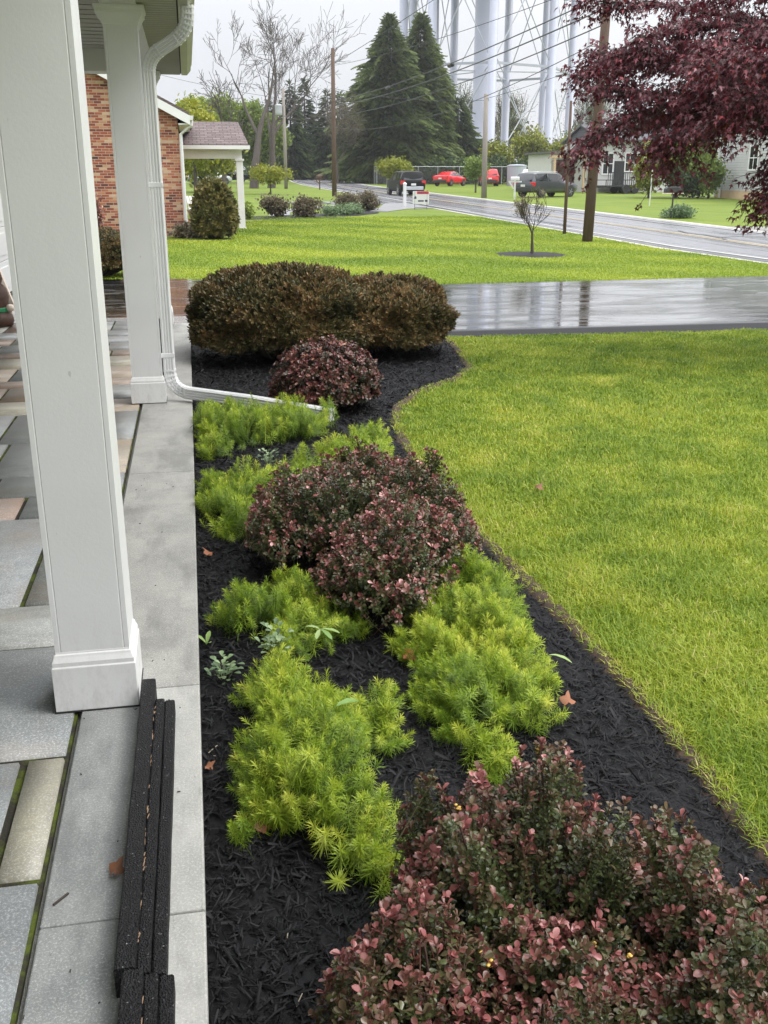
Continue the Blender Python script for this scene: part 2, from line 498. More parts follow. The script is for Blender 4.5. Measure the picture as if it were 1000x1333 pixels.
M['yellow_leaf'] = leafmat('yellow_leaves', [(0, (.12, .15, .012)), (.5, (.25, .27, .018)), (1, (.42, .40, .03))], .5, .3)
M['tan_leaf'] = leafmat('budding_twigs', [(0, (.09, .075, .045)), (.5, (.17, .14, .085)), (1, (.26, .23, .11))], .6, .2)
M['sage'] = leafmat('sage_leaves', [(0, (.08, .13, .06)), (.5, (.17, .25, .12)), (1, (.33, .42, .22))], .5, .25)
M['broad'] = leafmat('broad_leaves', [(0, (.10, .20, .04)), (.5, (.22, .36, .09)), (1, (.42, .52, .22))], .4, .3)
M['olive'] = leafmat('olive_leaves', [(0, (.040, .048, .014)), (.5, (.115, .115, .032)), (1, (.26, .20, .065))], .5, .2)
M['dead'] = leafmat('dead_leaves', [(0, (.10, .045, .025)), (.5, (.28, .12, .06)), (1, (.52, .13, .05))], .6, .2)
# ------------------------------------------------------------------ ground, drive, road
def ground_sheet():
    ys = [-25, 0, 12, 25] + list(np.arange(35, 231, 15)) + [260, 340, 500, 800, 1500]
    xs = [-600, -200, -60, -20, 0, 20, 45, 80, 150, 400, 900]
    V = [(x, y, tzf(y)) for y in ys for x in xs]; n = len(xs)
    F = [(j * n + i, j * n + i + 1, (j + 1) * n + i + 1, (j + 1) * n + i) for j in range(len(ys) - 1) for i in range(n - 1)]
    tag(mesh_np('lawn_ground', V, F, M['ground']), kind='structure')


def strip(name, mat, left, right, lift, kind='structure', label=None):
    """a ribbon between two polylines of (x, y), following the ground"""
    V, F = [], []
    for (a, b) in zip(left, right):
        V += [(a[0], a[1], tzf(a[1]) + lift), (b[0], b[1], tzf(b[1]) + lift)]
    for i in range(len(left) - 1): F.append((2 * i, 2 * i + 1, 2 * i + 3, 2 * i + 2))
    return tag(mesh_np(name, V, F, mat), label, kind=kind)


def sheet(name, mat, poly, lift, kind='structure', thick=0):
    mb = MB(); pts = [(x, y, tzf(y) + lift) for x, y in poly]
    if thick: mb.prism([(x, y, z - thick) for x, y, z in pts], (0, 0, thick))
    else: mb.quad(*pts)
    return tag(mb.build(name, mat), kind=kind)


ground_sheet()
# the street runs along Y, then bends away to the right
ry = [-25, 0, 12, 25, 40, 55, 70, 85, 97, 112, 130, 150, 172, 195, 219, 260, 340]
rl = [12.25] * 9 + [12.35, 13.2, 14.6, 16.6, 18.7, 20.9, 24.9, 33]
rr = [18.4] * 9 + [18.9, 20.2, 21.8, 23.6, 25.2, 26.8, 31, 40]
cl = [15.2] * 9 + [15.55, 16.6, 18.1, 20, 21.9, 23.8, 28, 36.5]
lp = lambda xs, d=0: [(x + d, y) for x, y in zip(xs, ry)]
strip('road_shoulder', M['kerb'], lp(rl, -.22), lp(rr, .45), .012)
strip('road', M['road'], lp(rl), lp(rr), .022)
strip('road_centre_marking', M['yellow_line'], lp(cl, -.16), lp(cl, -.05), .032)
strip('road_centre_marking', M['yellow_line'], lp(cl, .05), lp(cl, .16), .032)
strip('road_edge_marking', M['pale_line'], lp(rl, .35), lp(rl, .47), .032)
strip('road_edge_marking', M['pale_line'], lp(rr, -.47), lp(rr, -.35), .032)
mb = MB()
for pts in ([(15.6, 28.2), (15.75, 29.4), (15.6, 30.2), (15.9, 31.4)], [(15.2, 27), (15.6, 28.2), (16.4, 28.5), (17.1, 28.1)], [(16.6, 30), (17.1, 29.3), (17.7, 29.5)], [(13.2, 34), (13.25, 40), (13.1, 47)], [(17.3, 33), (17.25, 45), (17.3, 60)]):
    for a, b in zip(pts[:-1], pts[1:]):
        va = Vector((a[0], a[1], tzf(a[1]) + .034)); vb = Vector((b[0], b[1], tzf(b[1]) + .034)); d = (vb - va).normalized(); s = Vector((-d.y, d.x, 0)) * .045
        mb.quad(va - s, vb - s, vb + s, va + s)
tag(mb.build('road_crack_sealing', M['tar']), kind='structure')
# driveway beside the porch
DRIVE = [(-2.84, 12.62), (-0.05, 12.62), (-0.05, 11.02), (2.9, 10.88), (6.7, 10.72), (10.4, 10.55), (12.22, 8.6), (12.22, 19.6), (10.5, 17.05), (7.4, 16.85), (4.2, 16.7), (1.6, 17.6), (-0.5, 18.62), (-2.84, 18.75)]
sheet('driveway', M['asphalt'], DRIVE, .014, thick=.10)
sheet('neighbour_walk', M['path'], [(12.2, 50.2), (12.2, 57.5), (10.9, 57.0), (9.6, 51.6), (8.3, 47.2), (9.0, 46.6), (10.6, 49.6)], .02)
sheet('neighbour_driveway', M['road'], [(12.2, 53.5), (12.2, 68), (10.6, 64), (9.2, 61.5), (8.1, 60.5), (5.0, 61), (5, 59), (7.6, 57.5), (8.3, 55.5), (10.4, 55.2)], .016)
sheet('garden_path', M['path'], [(1.2, 39.6), (2.6, 41.2), (3.4, 44), (3.7, 47), (5.6, 52), (8.2, 56), (8.7, 55.4), (6.2, 51), (4.5, 46.4), (4.2, 43.5), (3.2, 40.6), (1.6, 38.9)], .016)
sheet('gravel_patch', M['gravel'], [(18.8, 33.6), (18.8, 30.0), (22, 29.4), (26, 29.2), (26, 31.6), (22, 32.5)], .02)

# ------------------------------------------------------------------ porch floor
XE, XB = -0.07, -0.44
mb = MB(); mb.box(-2.84, XE + .0, -3, 12.6, -.45, -.03); tag(mb.build('porch_foundation', M['border']), kind='structure')
mb = MB(); mb.box(-2.838, XB - .002, -3, 12.3, -.028, -.012); tag(mb.build('porch_joints', M['joint']), kind='structure')
mb = MB()   # border slabs
for y0, y1 in ((3.004, 5.6), (5.603, 8.6), (8.603, 11.95)): mb.box(XB + .012, XE + .012, y0, y1, -.03, 0)
tag(mb.build('porch_border', M['border'], bevel=.006), kind='structure')
mb = MB()
for y0, y1 in ((-3, .9), (.905, 1.905), (1.910, 3.0)): mb.box(-.214, XE + .012, y0, y1, -.03, 0)
tag(mb.build('porch_border_edge', M['border_pale'], bevel=.005), kind='structure')
mb = MB()
for y0, y1 in ((-3, .6), (.604, 1.915), (1.918, 3.0)): mb.box(XB + .012, -.217, y0, y1, -.03, 0)
tag(mb.build('porch_border_inner', M['border_grey'], bevel=.005), kind='structure')
mb = MB(); mb.box(XB + .012, XE + .012, 11.956, 12.6, -.03, 0); mb.box(-2.83, XB, 12.31, 12.6, -.03, 0)
tag(mb.build('porch_end_border', M['border_wet'], bevel=.006), kind='structure')
# bluestone flags, one mesh
rows = [(-3, -1.2), (-1.2, .2), (.2, 1.35), (1.35, 2.09), (2.09, 2.64), (2.64, 3.40), (3.40, 3.78), (3.78, 4.90), (4.90, 5.27), (5.27, 5.66), (5.66, 6.45), (6.45, 7.30), (7.30, 7.75), (7.75, 8.30), (8.30, 8.62), (8.62, 9.20), (9.20, 9.75), (9.75, 10.1), (10.1, 10.6), (10.6, 11.05), (11.05, 11.5), (11.5, 12.28)]
cuts = {4: [-.565], 7: [-.745], 6: [], 5: [], 3: [], 10: [-.72], 11: [-.63, -1.3]}
tints = {(3, 0): .12, (4, 0): .60, (4, 1): .16, (5, 0): .12, (6, 0): .50, (7, 0): .42, (7, 1): .22, (8, 0): .24, (9, 0): .30, (10, 0): .72, (10, 1): .28, (11, 0): .3, (11, 1): .36}
V, F, T = [], [], []
r2 = random.Random(21)
for ri, (y0, y1) in enumerate(rows):
    c = cuts.get(ri)
    xs = [XB]
    if c is not None: xs += c
    while xs[-1] > -2.84:
        xs.append(xs[-1] - r2.uniform(.30, .80) - (0.35 if ri in (3, 5, 6) and len(xs) == 1 else 0))
    xs[-1] = -2.84
    g = .011 if y1 < 3.5 else .010
    for k in range(len(xs) - 1):
        x1, x0 = xs[k] - g * .9, xs[k + 1] + g * .9
        if x1 - x0 < .05: continue
        a, b, h = y0 + g, y1 - g, r2.uniform(-.0025, .002)
        e = .005; n = len(V)
        V += [(x0, a, -.02), (x1, a, -.02), (x1, b, -.02), (x0, b, -.02), (x0 + e, a + e, h), (x1 - e, a + e, h), (x1 - e, b - e, h), (x0 + e, b - e, h)]
        f = [(4, 5, 6, 7), (0, 1, 5, 4), (1, 2, 6, 5), (2, 3, 7, 6), (3, 0, 4, 7)]
        F += [tuple(n + i for i in q) for q in f]
        tt = tints.get((ri, k), r2.choice([.1, .2, .28, .36, .42, .55, .62, .75, .82, .95, .98]) if ri > 6 else r2.uniform(.08, .4))
        T += [tt] * 5
tag(mesh_np('porch_paving', V, F, M['flag'], tint=T), kind='structure')

# ------------------------------------------------------------------ the house the porch belongs to
house = thing('white_house', 'white house whose covered porch with square columns fills the left side', 'house', (0, 0, 0))
mb = MB(); mb.box(-3.1, -2.84, -3, 13.1, -.4, 3.6); mb.box(-3.1, -2.84, 18.35, 19.4, -.4, 3.6); mb.box(-3.1, -2.84, 13.1, 18.35, 2.4, 3.6); mb.box(-9, -2.84, 19.4, 19.6, -.4, 3.6)
for i in range(26):   # siding laps
    z = .08 + i * .13
    for a, b in ((-3, 13.1), (18.35, 19.4)): mb.prism([(-2.838, a, z), (-2.822, a, z), (-2.838, a, z + .128)], (0, b - a, 0))
mb.build('wall', M['white_wall'], house)
mb = MB()
for i in range(5):
    z0 = -.05 + i * .49
    mb.box(-2.86, -2.80, 13.22, 18.23, z0, z0 + .482)
    for k in range(6):
        y0 = 13.32 + k * .82; mb.box(-2.80, -2.788, y0, y0 + .68, z0 + .08, z0 + .40)
gd = mb.build('garage_door', M['white_gloss'], house, bevel=.008)
mb = MB(); mb.box(-2.84, -2.77, 13.08, 13.22, -.08, 2.5); mb.box(-2.84, -2.77, 18.23, 18.37, -.08, 2.5); mb.box(-2.84, -2.77, 13.08, 18.37, 2.4, 2.54)
mb.build('door_casing', M['white'], gd)
# roof over the porch
mb = MB(); mb.prism([(-7, -3, 4.65), (.02, -3, 2.90), (.02, -3, 2.96), (-7, -3, 4.72)], (0, 15.2, 0))
mb.prism([(-7, 12.2, 2.95), (-3.1, 12.2, 2.95), (-3.1, 12.2, 3.67), (-7, 12.2, 4.64)], (0, -.15, 0))
mb.prism([(-7, 12.3, 4.55), (-2.4, 12.3, 3.5), (-2.4, 12.3, 3.58), (-7, 12.3, 4.64)], (0, 7.4, 0))
roof = mb.build('porch_roof', M['shingle'], house)
mb = MB(); mb.box(-2.84, -.50, -3, 11.78, 2.92, 2.95)
for i in range(58): mb.box(-2.84, -.50, -2.8 + i * .25, -2.79 + i * .25, 2.914, 2.92)
mb.build('ceiling', M['soffit'], roof)
mb = MB(); mb.box(-.50, -.26, -3, 12.1, 2.71, 2.955); mb.box(-2.84, -.50, 11.78, 12.1, 2.70, 2.955)
mb.build('beam', M['white'], roof, bevel=.004)
mb = MB(); y = -3.0
while y < 12.18:   # soffit boards of the eave, each with a rounded lap
    mb.prism([(-.26, y, 2.735), (-.26, y + .020, 2.715), (-.26, y + .086, 2.722), (-.26, y + .095, 2.735)], (.262, 0, 0)); y += .096
mb.box(-.26, .0, 12.18, 12.2, 2.722, 2.95)
mb.build('soffit', M['soffit'], roof)
mb = MB(); mb.box(.002, .012, -3, 12.2, 2.728, 2.95); mb.build('soffit_gap', M['dark'], roof)
mb = MB(); mb.prism([(.013, -3, 2.712), (.075, -3, 2.712), (.118, -3, 2.76), (.108, -3, 2.79), (.132, -3, 2.815), (.132, -3, 2.84), (.118, -3, 2.84), (.013, -3, 2.84)], (0, 15.205, 0))
mb.build('gutter', M['gutter'], roof)


def column(cx, cy, first=None):
    """panelled square column with a plinth and a flared capital"""
    h = .1125; mb = MB(); g = .096; e = .0025
    side = [(-h, -h), (-g - e, -h), (-g, -h + .002), (-g + e, -h), (g - e, -h), (g, -h + .002), (g + e, -h)]
    ring = []
    for k in range(4):
        c, s_ = [(1, 0), (0, 1), (-1, 0), (0, -1)][k]
        ring += [(x * c - y * s_, x * s_ + y * c) for x, y in side]
    mb.prism([(x, y, .15) for x, y in ring], (0, 0, 2.5))
    col = mb.build('column', M['white'], house, loc=(cx, cy, 0))
    def sq(w, z): return [(-w, -w, z), (w, -w, z), (w, w, z), (-w, w, z)]
    def stack(lv, name):
        m = MB(); vs = []; fs = []
        for w, z in lv: vs += sq(w, z)
        for i in range(len(lv) - 1):
            for k in range(4): fs.append((i * 4 + k, i * 4 + (k + 1) % 4, i * 4 + 4 + (k + 1) % 4, i * 4 + 4 + k))
        n = len(vs); fs += [(3, 2, 1, 0), (n - 4, n - 3, n - 2, n - 1)]
        m.add(vs, fs); m.build(name, M['white'], col, bevel=.002)
    stack([(.128, .004), (.128, .155), (.125, .158), (.125, .172), (.119, .188), (.117, .196), (.1135, .198), (.1135, .204)], 'plinth')
    stack([(.1135, 2.585), (.118, 2.59), (.120, 2.60), (.150, 2.655), (.158, 2.66), (.158, 2.68), (.166, 2.69), (.166, 2.7095)], 'capital')
    m = MB(); m.box(-.131, .131, -.131, .131, .0005, .0038); m.build('dark_foot_line', M['dark'], col)  # thin near-black sheet, a dark line around the plinth foot
    return col


for cy in (3.018, 7.63, 11.93): column(-.378, cy)


# downspout: flat ribbed pipe swept along a path
def sweep(path, prof, upv):
    pts = [Vector(p) for p in path]; V, F = [], []; n = len(prof)
    for i, p in enumerate(pts):
        t = (pts[min(i + 1, len(pts) - 1)] - pts[max(i - 1, 0)]).normalized()
        u = Vector(upv[i]); u = (u - t * u.dot(t)).normalized(); w = t.cross(u)
        V += [p + u * a + w * b for a, b in prof]
    for i in range(len(pts) - 1):
        for k in range(n): F.append((i * n + k, i * n + (k + 1) % n, (i + 1) * n + (k + 1) % n, (i + 1) * n + k))
    F.append(tuple(range(n))[::-1]); F.append(tuple(range((len(pts) - 1) * n, len(pts) * n)))
    return V, F


def ribs(hu, hw, k=4, d=.004):
    o = []
    def edge(a, b, nx, ny):
        for i in range(k):
            for f, q in ((0.12, 0), (.3, d), (.7, d), (.88, 0)):
                s_ = (i + f) / k; o.append((a[0] + (b[0] - a[0]) * s_ + nx * q, a[1] + (b[1] - a[1]) * s_ + ny * q))
    edge((-hu, -hw), (hu, -hw), 0, -1); edge((hu, -hw), (hu, hw), 1, 0); edge((hu, hw), (-hu, hw), 0, 1); edge((-hu, hw), (-hu, -hw), -1, 0)
    return o


def bend(p0, p1, p2, r, n=7):
    """rounded corner at p1"""
    a, b, c = Vector(p0), Vector(p1), Vector(p2); u = (a - b).normalized() * r; v = (c - b).normalized() * r
    return [tuple((1 - t) ** 2 * (b + u) + 2 * t * (1 - t) * b + t * t * (b + v)) for t in [i / n for i in range(n + 1)]]


top = (.072, 7.48, 2.72); a1 = (.072, 7.50, 2.56); a2 = (-.213, 7.60, 2.40); a3 = (-.213, 7.60, .075); a4 = (.36, 7.22, .05); a5 = (.92, 6.80, .015)
path = [top] + bend(top, a1, a2, .12) + bend(a1, a2, a3, .10) + [(-.213, 7.60, 1.6), (-.213, 7.60, .5)] + bend(a2, a3, a4, .17) + [a4, a5]
upv = [(0, 1, 0)] * 20 + [(0, 1, 0)] * (len(path) - 20)
V, F = sweep(path, ribs(.029, .040), [(.45, .85, .1) if False else (0.05, 1, .02)] * len(path))
pipe = MB().add(V, F)
for i in range(len(path) - 1):   # crimped elbows: raised bands across the bends
    p, q = Vector(path[i]), Vector(path[i + 1]); L = (q - p).length
    if L < .06:
        Vv, Ff = sweep([p.lerp(q, .15), p.lerp(q, .5)], ribs(.0340, .0450, 1, .003), [(0.05, 1, .02)] * 2); pipe.add(Vv, Ff)
ds = pipe.build('downspout', M['white_gloss'], house)
for z in (.33, 1.55): MB().box(-.268, -.168, 7.565, 7.635, z, z + .035).build('strap', M['white_gloss'], ds, bevel=.004)
mb = MB(); mb.box(-.266, -.25, 7.59, 7.615, .10, .62); mb.build('gap_shade_strip', M['dark'], ds)  # dark strip standing in for the shade between pipe and column

# ------------------------------------------------------------------ things on the porch
M['straw'] = plain('straw', (.25, .16, .10), .7, .4, 80)


def ramp(name, label, x0, y0, y1, skew, notch):
    """crumb rubber threshold ramp: three steps falling towards the bed"""
    t = thing(name, label, 'rubber ramp', (x0, y0, 0), 0, 'black rubber ramps end to end on the porch edge')
    L = y1 - y0
    for k, (a, b, h, ext) in enumerate(((0, .0425, .076, notch), (.0435, .072, .058, 0), (.073, .103, .050, .0))):
        m = MB(); n = 14; vs = []
        for i in range(n + 1):
            y = (L + ext) * i / n; s = skew * i / n; j = rnd.uniform(-.0014, .0014)
            vs += [(a + s + j, y, .002), (b + s + j * .5, y, .002), (b + s + j * .5, y, h - .004), (b + s - .004, y, h), (a + s + .004 + j, y, h), (a + s + j, y, h - .004)]
        fs = [(i * 6 + k2, i * 6 + (k2 + 1) % 6, i * 6 + 6 + (k2 + 1) % 6, i * 6 + 6 + k2) for i in range(n) for k2 in range(6)]
        fs += [tuple(range(6))[::-1], tuple(range(n * 6, n * 6 + 6))]
        m.add(vs, fs); m.build('step', M['rubber'], t)
    m = MB()
    for i in range(int(L * 34)):
        y = rnd.uniform(.05, L - .05); a = rnd.uniform(-.25, .25); l = rnd.uniform(.006, .022); x = .0435 + skew * y / L + rnd.uniform(-.001, .001); z = .0588 + rnd.uniform(-.001, .003)
        m.bar((x, y, z), (x + l * math.sin(a), y + l * math.cos(a), z), rnd.uniform(.0012, .0026))
    tag(m.build('lodged_straw', M['straw'], t), kind='stuff')
    return t


ramp('rubber_ramp', 'longer black rubber ramp strip with three steps ending at the near column', -.243, 1.675, 2.82, .006, .105)
ramp('rubber_ramp', 'black rubber ramp piece cut off by the bottom edge of the picture', -.226, .55, 1.668, 0, 0)

b = thing('garden_ornament', 'dark brown lumpy ornament with a green band at the far left porch end', 'ornament', (-2.27, 12.1, 0))
V, F = [], []
body = MB(); body.lathe([(.02, 0), (.19, .005), (.215, .06), (.20, .13), (.155, .18), (.17, .24), (.185, .33), (.165, .42), (.12, .48), (.135, .53), (.125, .60), (.07, .66), (.01, .675)], n=18)
body.build('body', M['brown'], b, smooth=True)
m = MB(); m.lathe([(.005, -.045), (.04, -.03), (.05, 0), (.04, .03), (.005, .045)], (.19, -.05, .21), 12); m.build('pale_ball', M['pale_wood'], b, smooth=True)
m = MB(); m.lathe([(.172, 0), (.182, .01), (.182, .045), (.172, .055)], (0, 0, .165), 18); m.build('green_band', M['green_ribbon'], b)
m = MB(); m.bar((-2.60, 15.2, -.086), (-2.78, 14.9, .75), .10, .025)
tag(m.build('pale_plank', M['pale_wood'], bevel=.003), 'pale wooden plank leaning on the garage wall behind the brown ornament', 'plank')

# ------------------------------------------------------------------ planting bed
EDGE = [(1.40, -2), (1.40, 0), (1.38, 1.9), (1.38, 2.04), (1.40, 2.5), (1.40, 2.94), (1.36, 3.65), (1.31, 4.44), (1.30, 5.4), (1.31, 6.32), (1.37, 6.89), (1.48, 7.40), (1.77, 7.95), (2.25, 8.49), (2.50, 8.96), (2.58, 9.47), (2.66, 10.1), (2.75, 10.9)]
EX = np.array([e[0] for e in EDGE]); EY = np.array([e[1] for e in EDGE])
edge_x = lambda y: np.interp(y, EY, EX)


def bed_z(x, y):
    e = edge_x(y); u = np.clip((e - x) / .22, 0, 1); w = np.clip((np.asarray(x) - XE) / .12, 0, 1)
    return -.088 + .042 * u * u * (3 - 2 * u) + .02 * (vnoise(np.asarray(x) * 6, np.asarray(y) * 6, 3) - .5) * u + .012 * (w - 1)


nx, ny = 46, 300
ys = np.linspace(-2, 10.88, ny); V = np.zeros((ny, nx, 3)); s = np.linspace(0, 1, nx)
for j, y in enumerate(ys):
    x = XE + (edge_x(y) + .03 - XE) * s
    V[j] = np.stack([x, np.full(nx, y), bed_z(x, np.full(nx, y))], 1)
I = (np.arange(ny - 1)[:, None] * nx + np.arange(nx - 1)[None]).ravel()
F = np.stack([I, I + 1, I + nx + 1, I + nx], 1)
tag(mesh_np('planting_bed_soil', V.reshape(-1, 3), F, M['mulch'], tint=np.full(len(F), .25), smooth=True), kind='structure')


def chip():
    """a splinter of bark: thin bent wedge"""
    w, h = rng.uniform(.03, .085), rng.uniform(.02, .06); b = rng.uniform(-.12, .12)
    V = np.array([(-.5, -w, 0), (-.5, w, 0), (0, -w * 1.2, b), (0, w * 1.2, b), (.5, -w * .7, 0), (.5, w * .6, 0), (-.4, 0, h), (0, 0, h * 1.2 + b), (.42, 0, h)], float)
    F = np.array([(0, 2, 7), (0, 7, 6), (2, 4, 8), (2, 8, 7), (1, 6, 7), (1, 7, 3), (3, 7, 8), (3, 8, 5), (0, 6, 1), (4, 5, 8)])
    return V, F, np.zeros(len(F))


N = 150000
y = -.2 + 11.0 * rng.random(N) ** 1.9; x = XE + .01 + (edge_x(y) - XE - .02) * rng.random(N)
L = rng.gamma(2.6, .0088, N).clip(.009, .075) * np.interp(y, [0, 3, 9], [.9, 1.1, 1.7])
nr = np.stack([rng.normal(0, .42, N), rng.normal(0, .42, N), np.ones(N)], 1)
tint = rng.choice([.1, .3, .5, .62, .8, .93, 1.0], N, p=[.25, .25, .24, .16, .095, .0042, .0008])
V, F, T = scatter([chip() for _ in range(10)], np.stack([x, y, bed_z(x, y) + .003 + .010 * rng.random(N)], 1), nr, L, tint)
tag(mesh_np('mulch', V, F, M['mulch'], tint=T), 'black shredded bark mulch covering the planting bed', kind='stuff')

# cut edge of the lawn: a rough little bank of soil and roots
ys = np.concatenate([np.arange(-.5, 10.8, .03)]); ex = edge_x(ys)
dx = np.gradient(ex, ys); nn = np.stack([np.ones_like(dx), -dx], 1); nn = unit(nn)
V = []
for k, (o, z) in enumerate(((-.035, -.098), (-.008, -.082), (.012, -.070), (.045, -.072), (.09, -.098))):
    j = rng.normal(0, .006, len(ys))
    V.append(np.stack([ex + nn[:, 0] * (o + j), ys + nn[:, 1] * (o + j), np.full(len(ys), z) + rng.normal(0, .004, len(ys))], 1))
V = np.stack(V, 1); n = V.shape[1]
I = (np.arange(len(ys) - 1)[:, None] * n + np.arange(n - 1)[None]).ravel()
tag(mesh_np('lawn_edge_soil', V.reshape(-1, 3), np.stack([I, I + 1, I + n + 1, I + n], 1), M['soil']), kind='structure')


# ------------------------------------------------------------------ grass blades
def blade(k):
    r = np.random.default_rng(k); l = r.uniform(.25, .9); w = .5
    V = np.array([(-w, 0, 0), (w, 0, 0), (-w * .8, l * .28, .5), (w * .8, l * .28, .5), (0, l, .92 - .25 * l)])
    return V, np.array([(0, 1, 3), (0, 3, 2), (2, 3, 4)]), np.zeros(3)


def grass(name, label, x, y, z, h, wd, tint):
    """blades with their own height and width"""
    N = len(x); a = rng.uniform(0, 2 * PI, N); ln = rng.uniform(.2, 1.1, N)
    c, s_ = np.cos(a), np.sin(a)
    V = np.zeros((N, 5, 3)); P = np.stack([x, y, z], 1)
    perp = np.stack([-s_, c, np.zeros(N)], 1) * (wd * .5)[:, None]; fw = np.stack([c, s_, np.zeros(N)], 1)
    mid = P + fw * (h * ln * .3)[:, None] + np.array([0, 0, 1]) * (h * .55)[:, None]
    tip = P + fw * (h * ln)[:, None] + np.array([0, 0, 1]) * (h * (1 - .32 * ln))[:, None]
    V[:, 0] = P - perp; V[:, 1] = P + perp; V[:, 2] = mid - perp * .85; V[:, 3] = mid + perp * .85; V[:, 4] = tip
    F = np.array([(0, 1, 3), (0, 3, 2), (2, 3, 4)])[None] + (np.arange(N) * 5)[:, None, None]
    return tag(mesh_np(name, V.reshape(-1, 3), F.reshape(-1, 3), M['grass'], tint=np.repeat(tint, 3)), label, kind='stuff')


def lawn_tint(x, y, n):
    q = .36 + .22 * (vnoise(x * .9 + 3, y * .9, 8) - .5) + .28 * (vnoise(x * 2.6, y * 2.6 + 9, 9) - .5) + .30 * (vnoise(x * 7, y * 7, 10) - .5)
    st = vnoise(x * 1.7 + 20, y * 1.7 + 5, 12)
    q += np.where(st > .70, (st - .70) * .8, 0)
    return np.clip(q + rng.normal(0, .10, n) + (rng.random(n) < .06) * .4, 0, 1)


N = 560000
y = .9 + 9.95 * rng.random(N) ** 1.55; x = edge_x(y) + .0 + (1.2 + .55 * y) * rng.random(N)
k = (y < 10.86 - .04 * (x - 2.9)) & (rng.random(N) < np.clip(.5 + (x - edge_x(y)) * 14, 0, 1)); x, y = x[k], y[k]; n = len(x)
t = lawn_tint(x, y, n); d = x - edge_x(y)
t = np.where(d < .07, np.clip(t + .28 * rng.random(n), 0, 1), t)
hh = rng.uniform(.024, .050, n) * (.65 + .75 * vnoise(x * 3, y * 3, 14)); hh = np.where(d < .35, hh * 1.15, hh)
grass('lawn_grass', 'bright green front lawn grass between the bed and the wet driveway', x, y, np.full(n, -.098), hh, np.interp(y, [1, 5, 10], [.0028, .0046, .0085]) * rng.uniform(.7, 1.3, n), t)
N = 260000
y = 16.6 + 26 * rng.random(N) ** 1.7; x = -4 + 16.1 * rng.random(N)
far = np.interp(x, [-2.84, -.5, 1.6, 4.2, 7.4, 10.5, 12.22], [18.78, 18.65, 17.63, 16.73, 16.88, 17.08, 19.6])
k = (y > far) & ~((x < 1.2) & (y > 29.6)) & ((x - 8.0) ** 2 / .62 + (y - 23.25) ** 2 / 1.0 > 1); x, y = x[k], y[k]; n = len(x)
t = np.clip(.36 + .34 * (vnoise(x * .5, y * .5, 22) - .5) + .07 * np.sin(x * 2.1 + y * 1.35) + .30 * (vnoise(x * .25 + 7, y * .8, 23) - .4) + rng.normal(0, .06, n), 0, 1)
grass('neighbour_lawn_grass', 'striped green lawn grass beyond the wet driveway', x, y, tz(y) - .002, rng.uniform(.022, .05, n), np.interp(y, [16, 25, 43], [.012, .020, .036]) * rng.uniform(.7, 1.3, n), t)


M['stem_green'] = plain('stem_green', (.20, .25, .12), .6)
# ------------------------------------------------------------------ plants of the bed
def feather_tpl(seed, n=66):
    """one shoot top: a stem ringed with thread-like leaves"""
    r = np.random.default_rng(seed); V, F, T = [], [], []; zone = r.uniform(.045, .12); n = int(n * r.uniform(.75, 1.25) * (.7 + zone * 4))
    for i in range(n):
        f = i / (n - 1); az = i * 2.399 + r.uniform(-.3, .3); el = -.35 + 1.45 * f ** 1.7 + r.uniform(-.22, .22)
        L = (.031 + .010 * math.sin(PI * f)) * r.uniform(.8, 1.15) * (1 - .25 * f); w = .00115
        z0 = -zone + (zone + .007) * f
        d = np.array([math.cos(az) * math.cos(el), math.sin(az) * math.cos(el), math.sin(el)]); p = np.array([-math.sin(az), math.cos(az), 0]) * w
        o = np.array([0, 0, z0]); m = o + d * L * .5; e = o + d * L + np.array([0, 0, -L * .18])
        b = len(V); V += [o - p * .5, o + p * .5, m - p, m + p, e]
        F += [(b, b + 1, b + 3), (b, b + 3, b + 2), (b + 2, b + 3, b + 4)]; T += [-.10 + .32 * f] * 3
    b = len(V); V += [np.array(q) for q in ((-.0012, 0, -.16), (.0012, 0, -.16), (.0012, 0, 0), (-.0012, 0, 0))]; F += [(b, b + 1, b + 2), (b, b + 2, b + 3)]; T += [-.25] * 2
    return np.array(V), np.array(F), np.array(T)


FT = [feather_tpl(s_) for s_ in range(12)]


def mound(poly, hmax, dm, dens, seed, base=-.05):
    r = np.random.default_rng(seed)
    P = poly_points(poly, dens, r); d, out = edge_dist(P, poly)
    u = np.clip(d / dm, 0, 1); h = hmax * np.sqrt(np.clip(1 - (1 - u) ** 2, 0, 1))
    lob = vnoise(P[:, 0] * 9, P[:, 1] * 9, seed); h *= .42 + .95 * lob
    slope = np.clip(1 - u, 0, 1)
    nr = np.concatenate([out * (slope * 1.1)[:, None], np.ones((len(P), 1))], 1)
    return P, h, nr, u, r


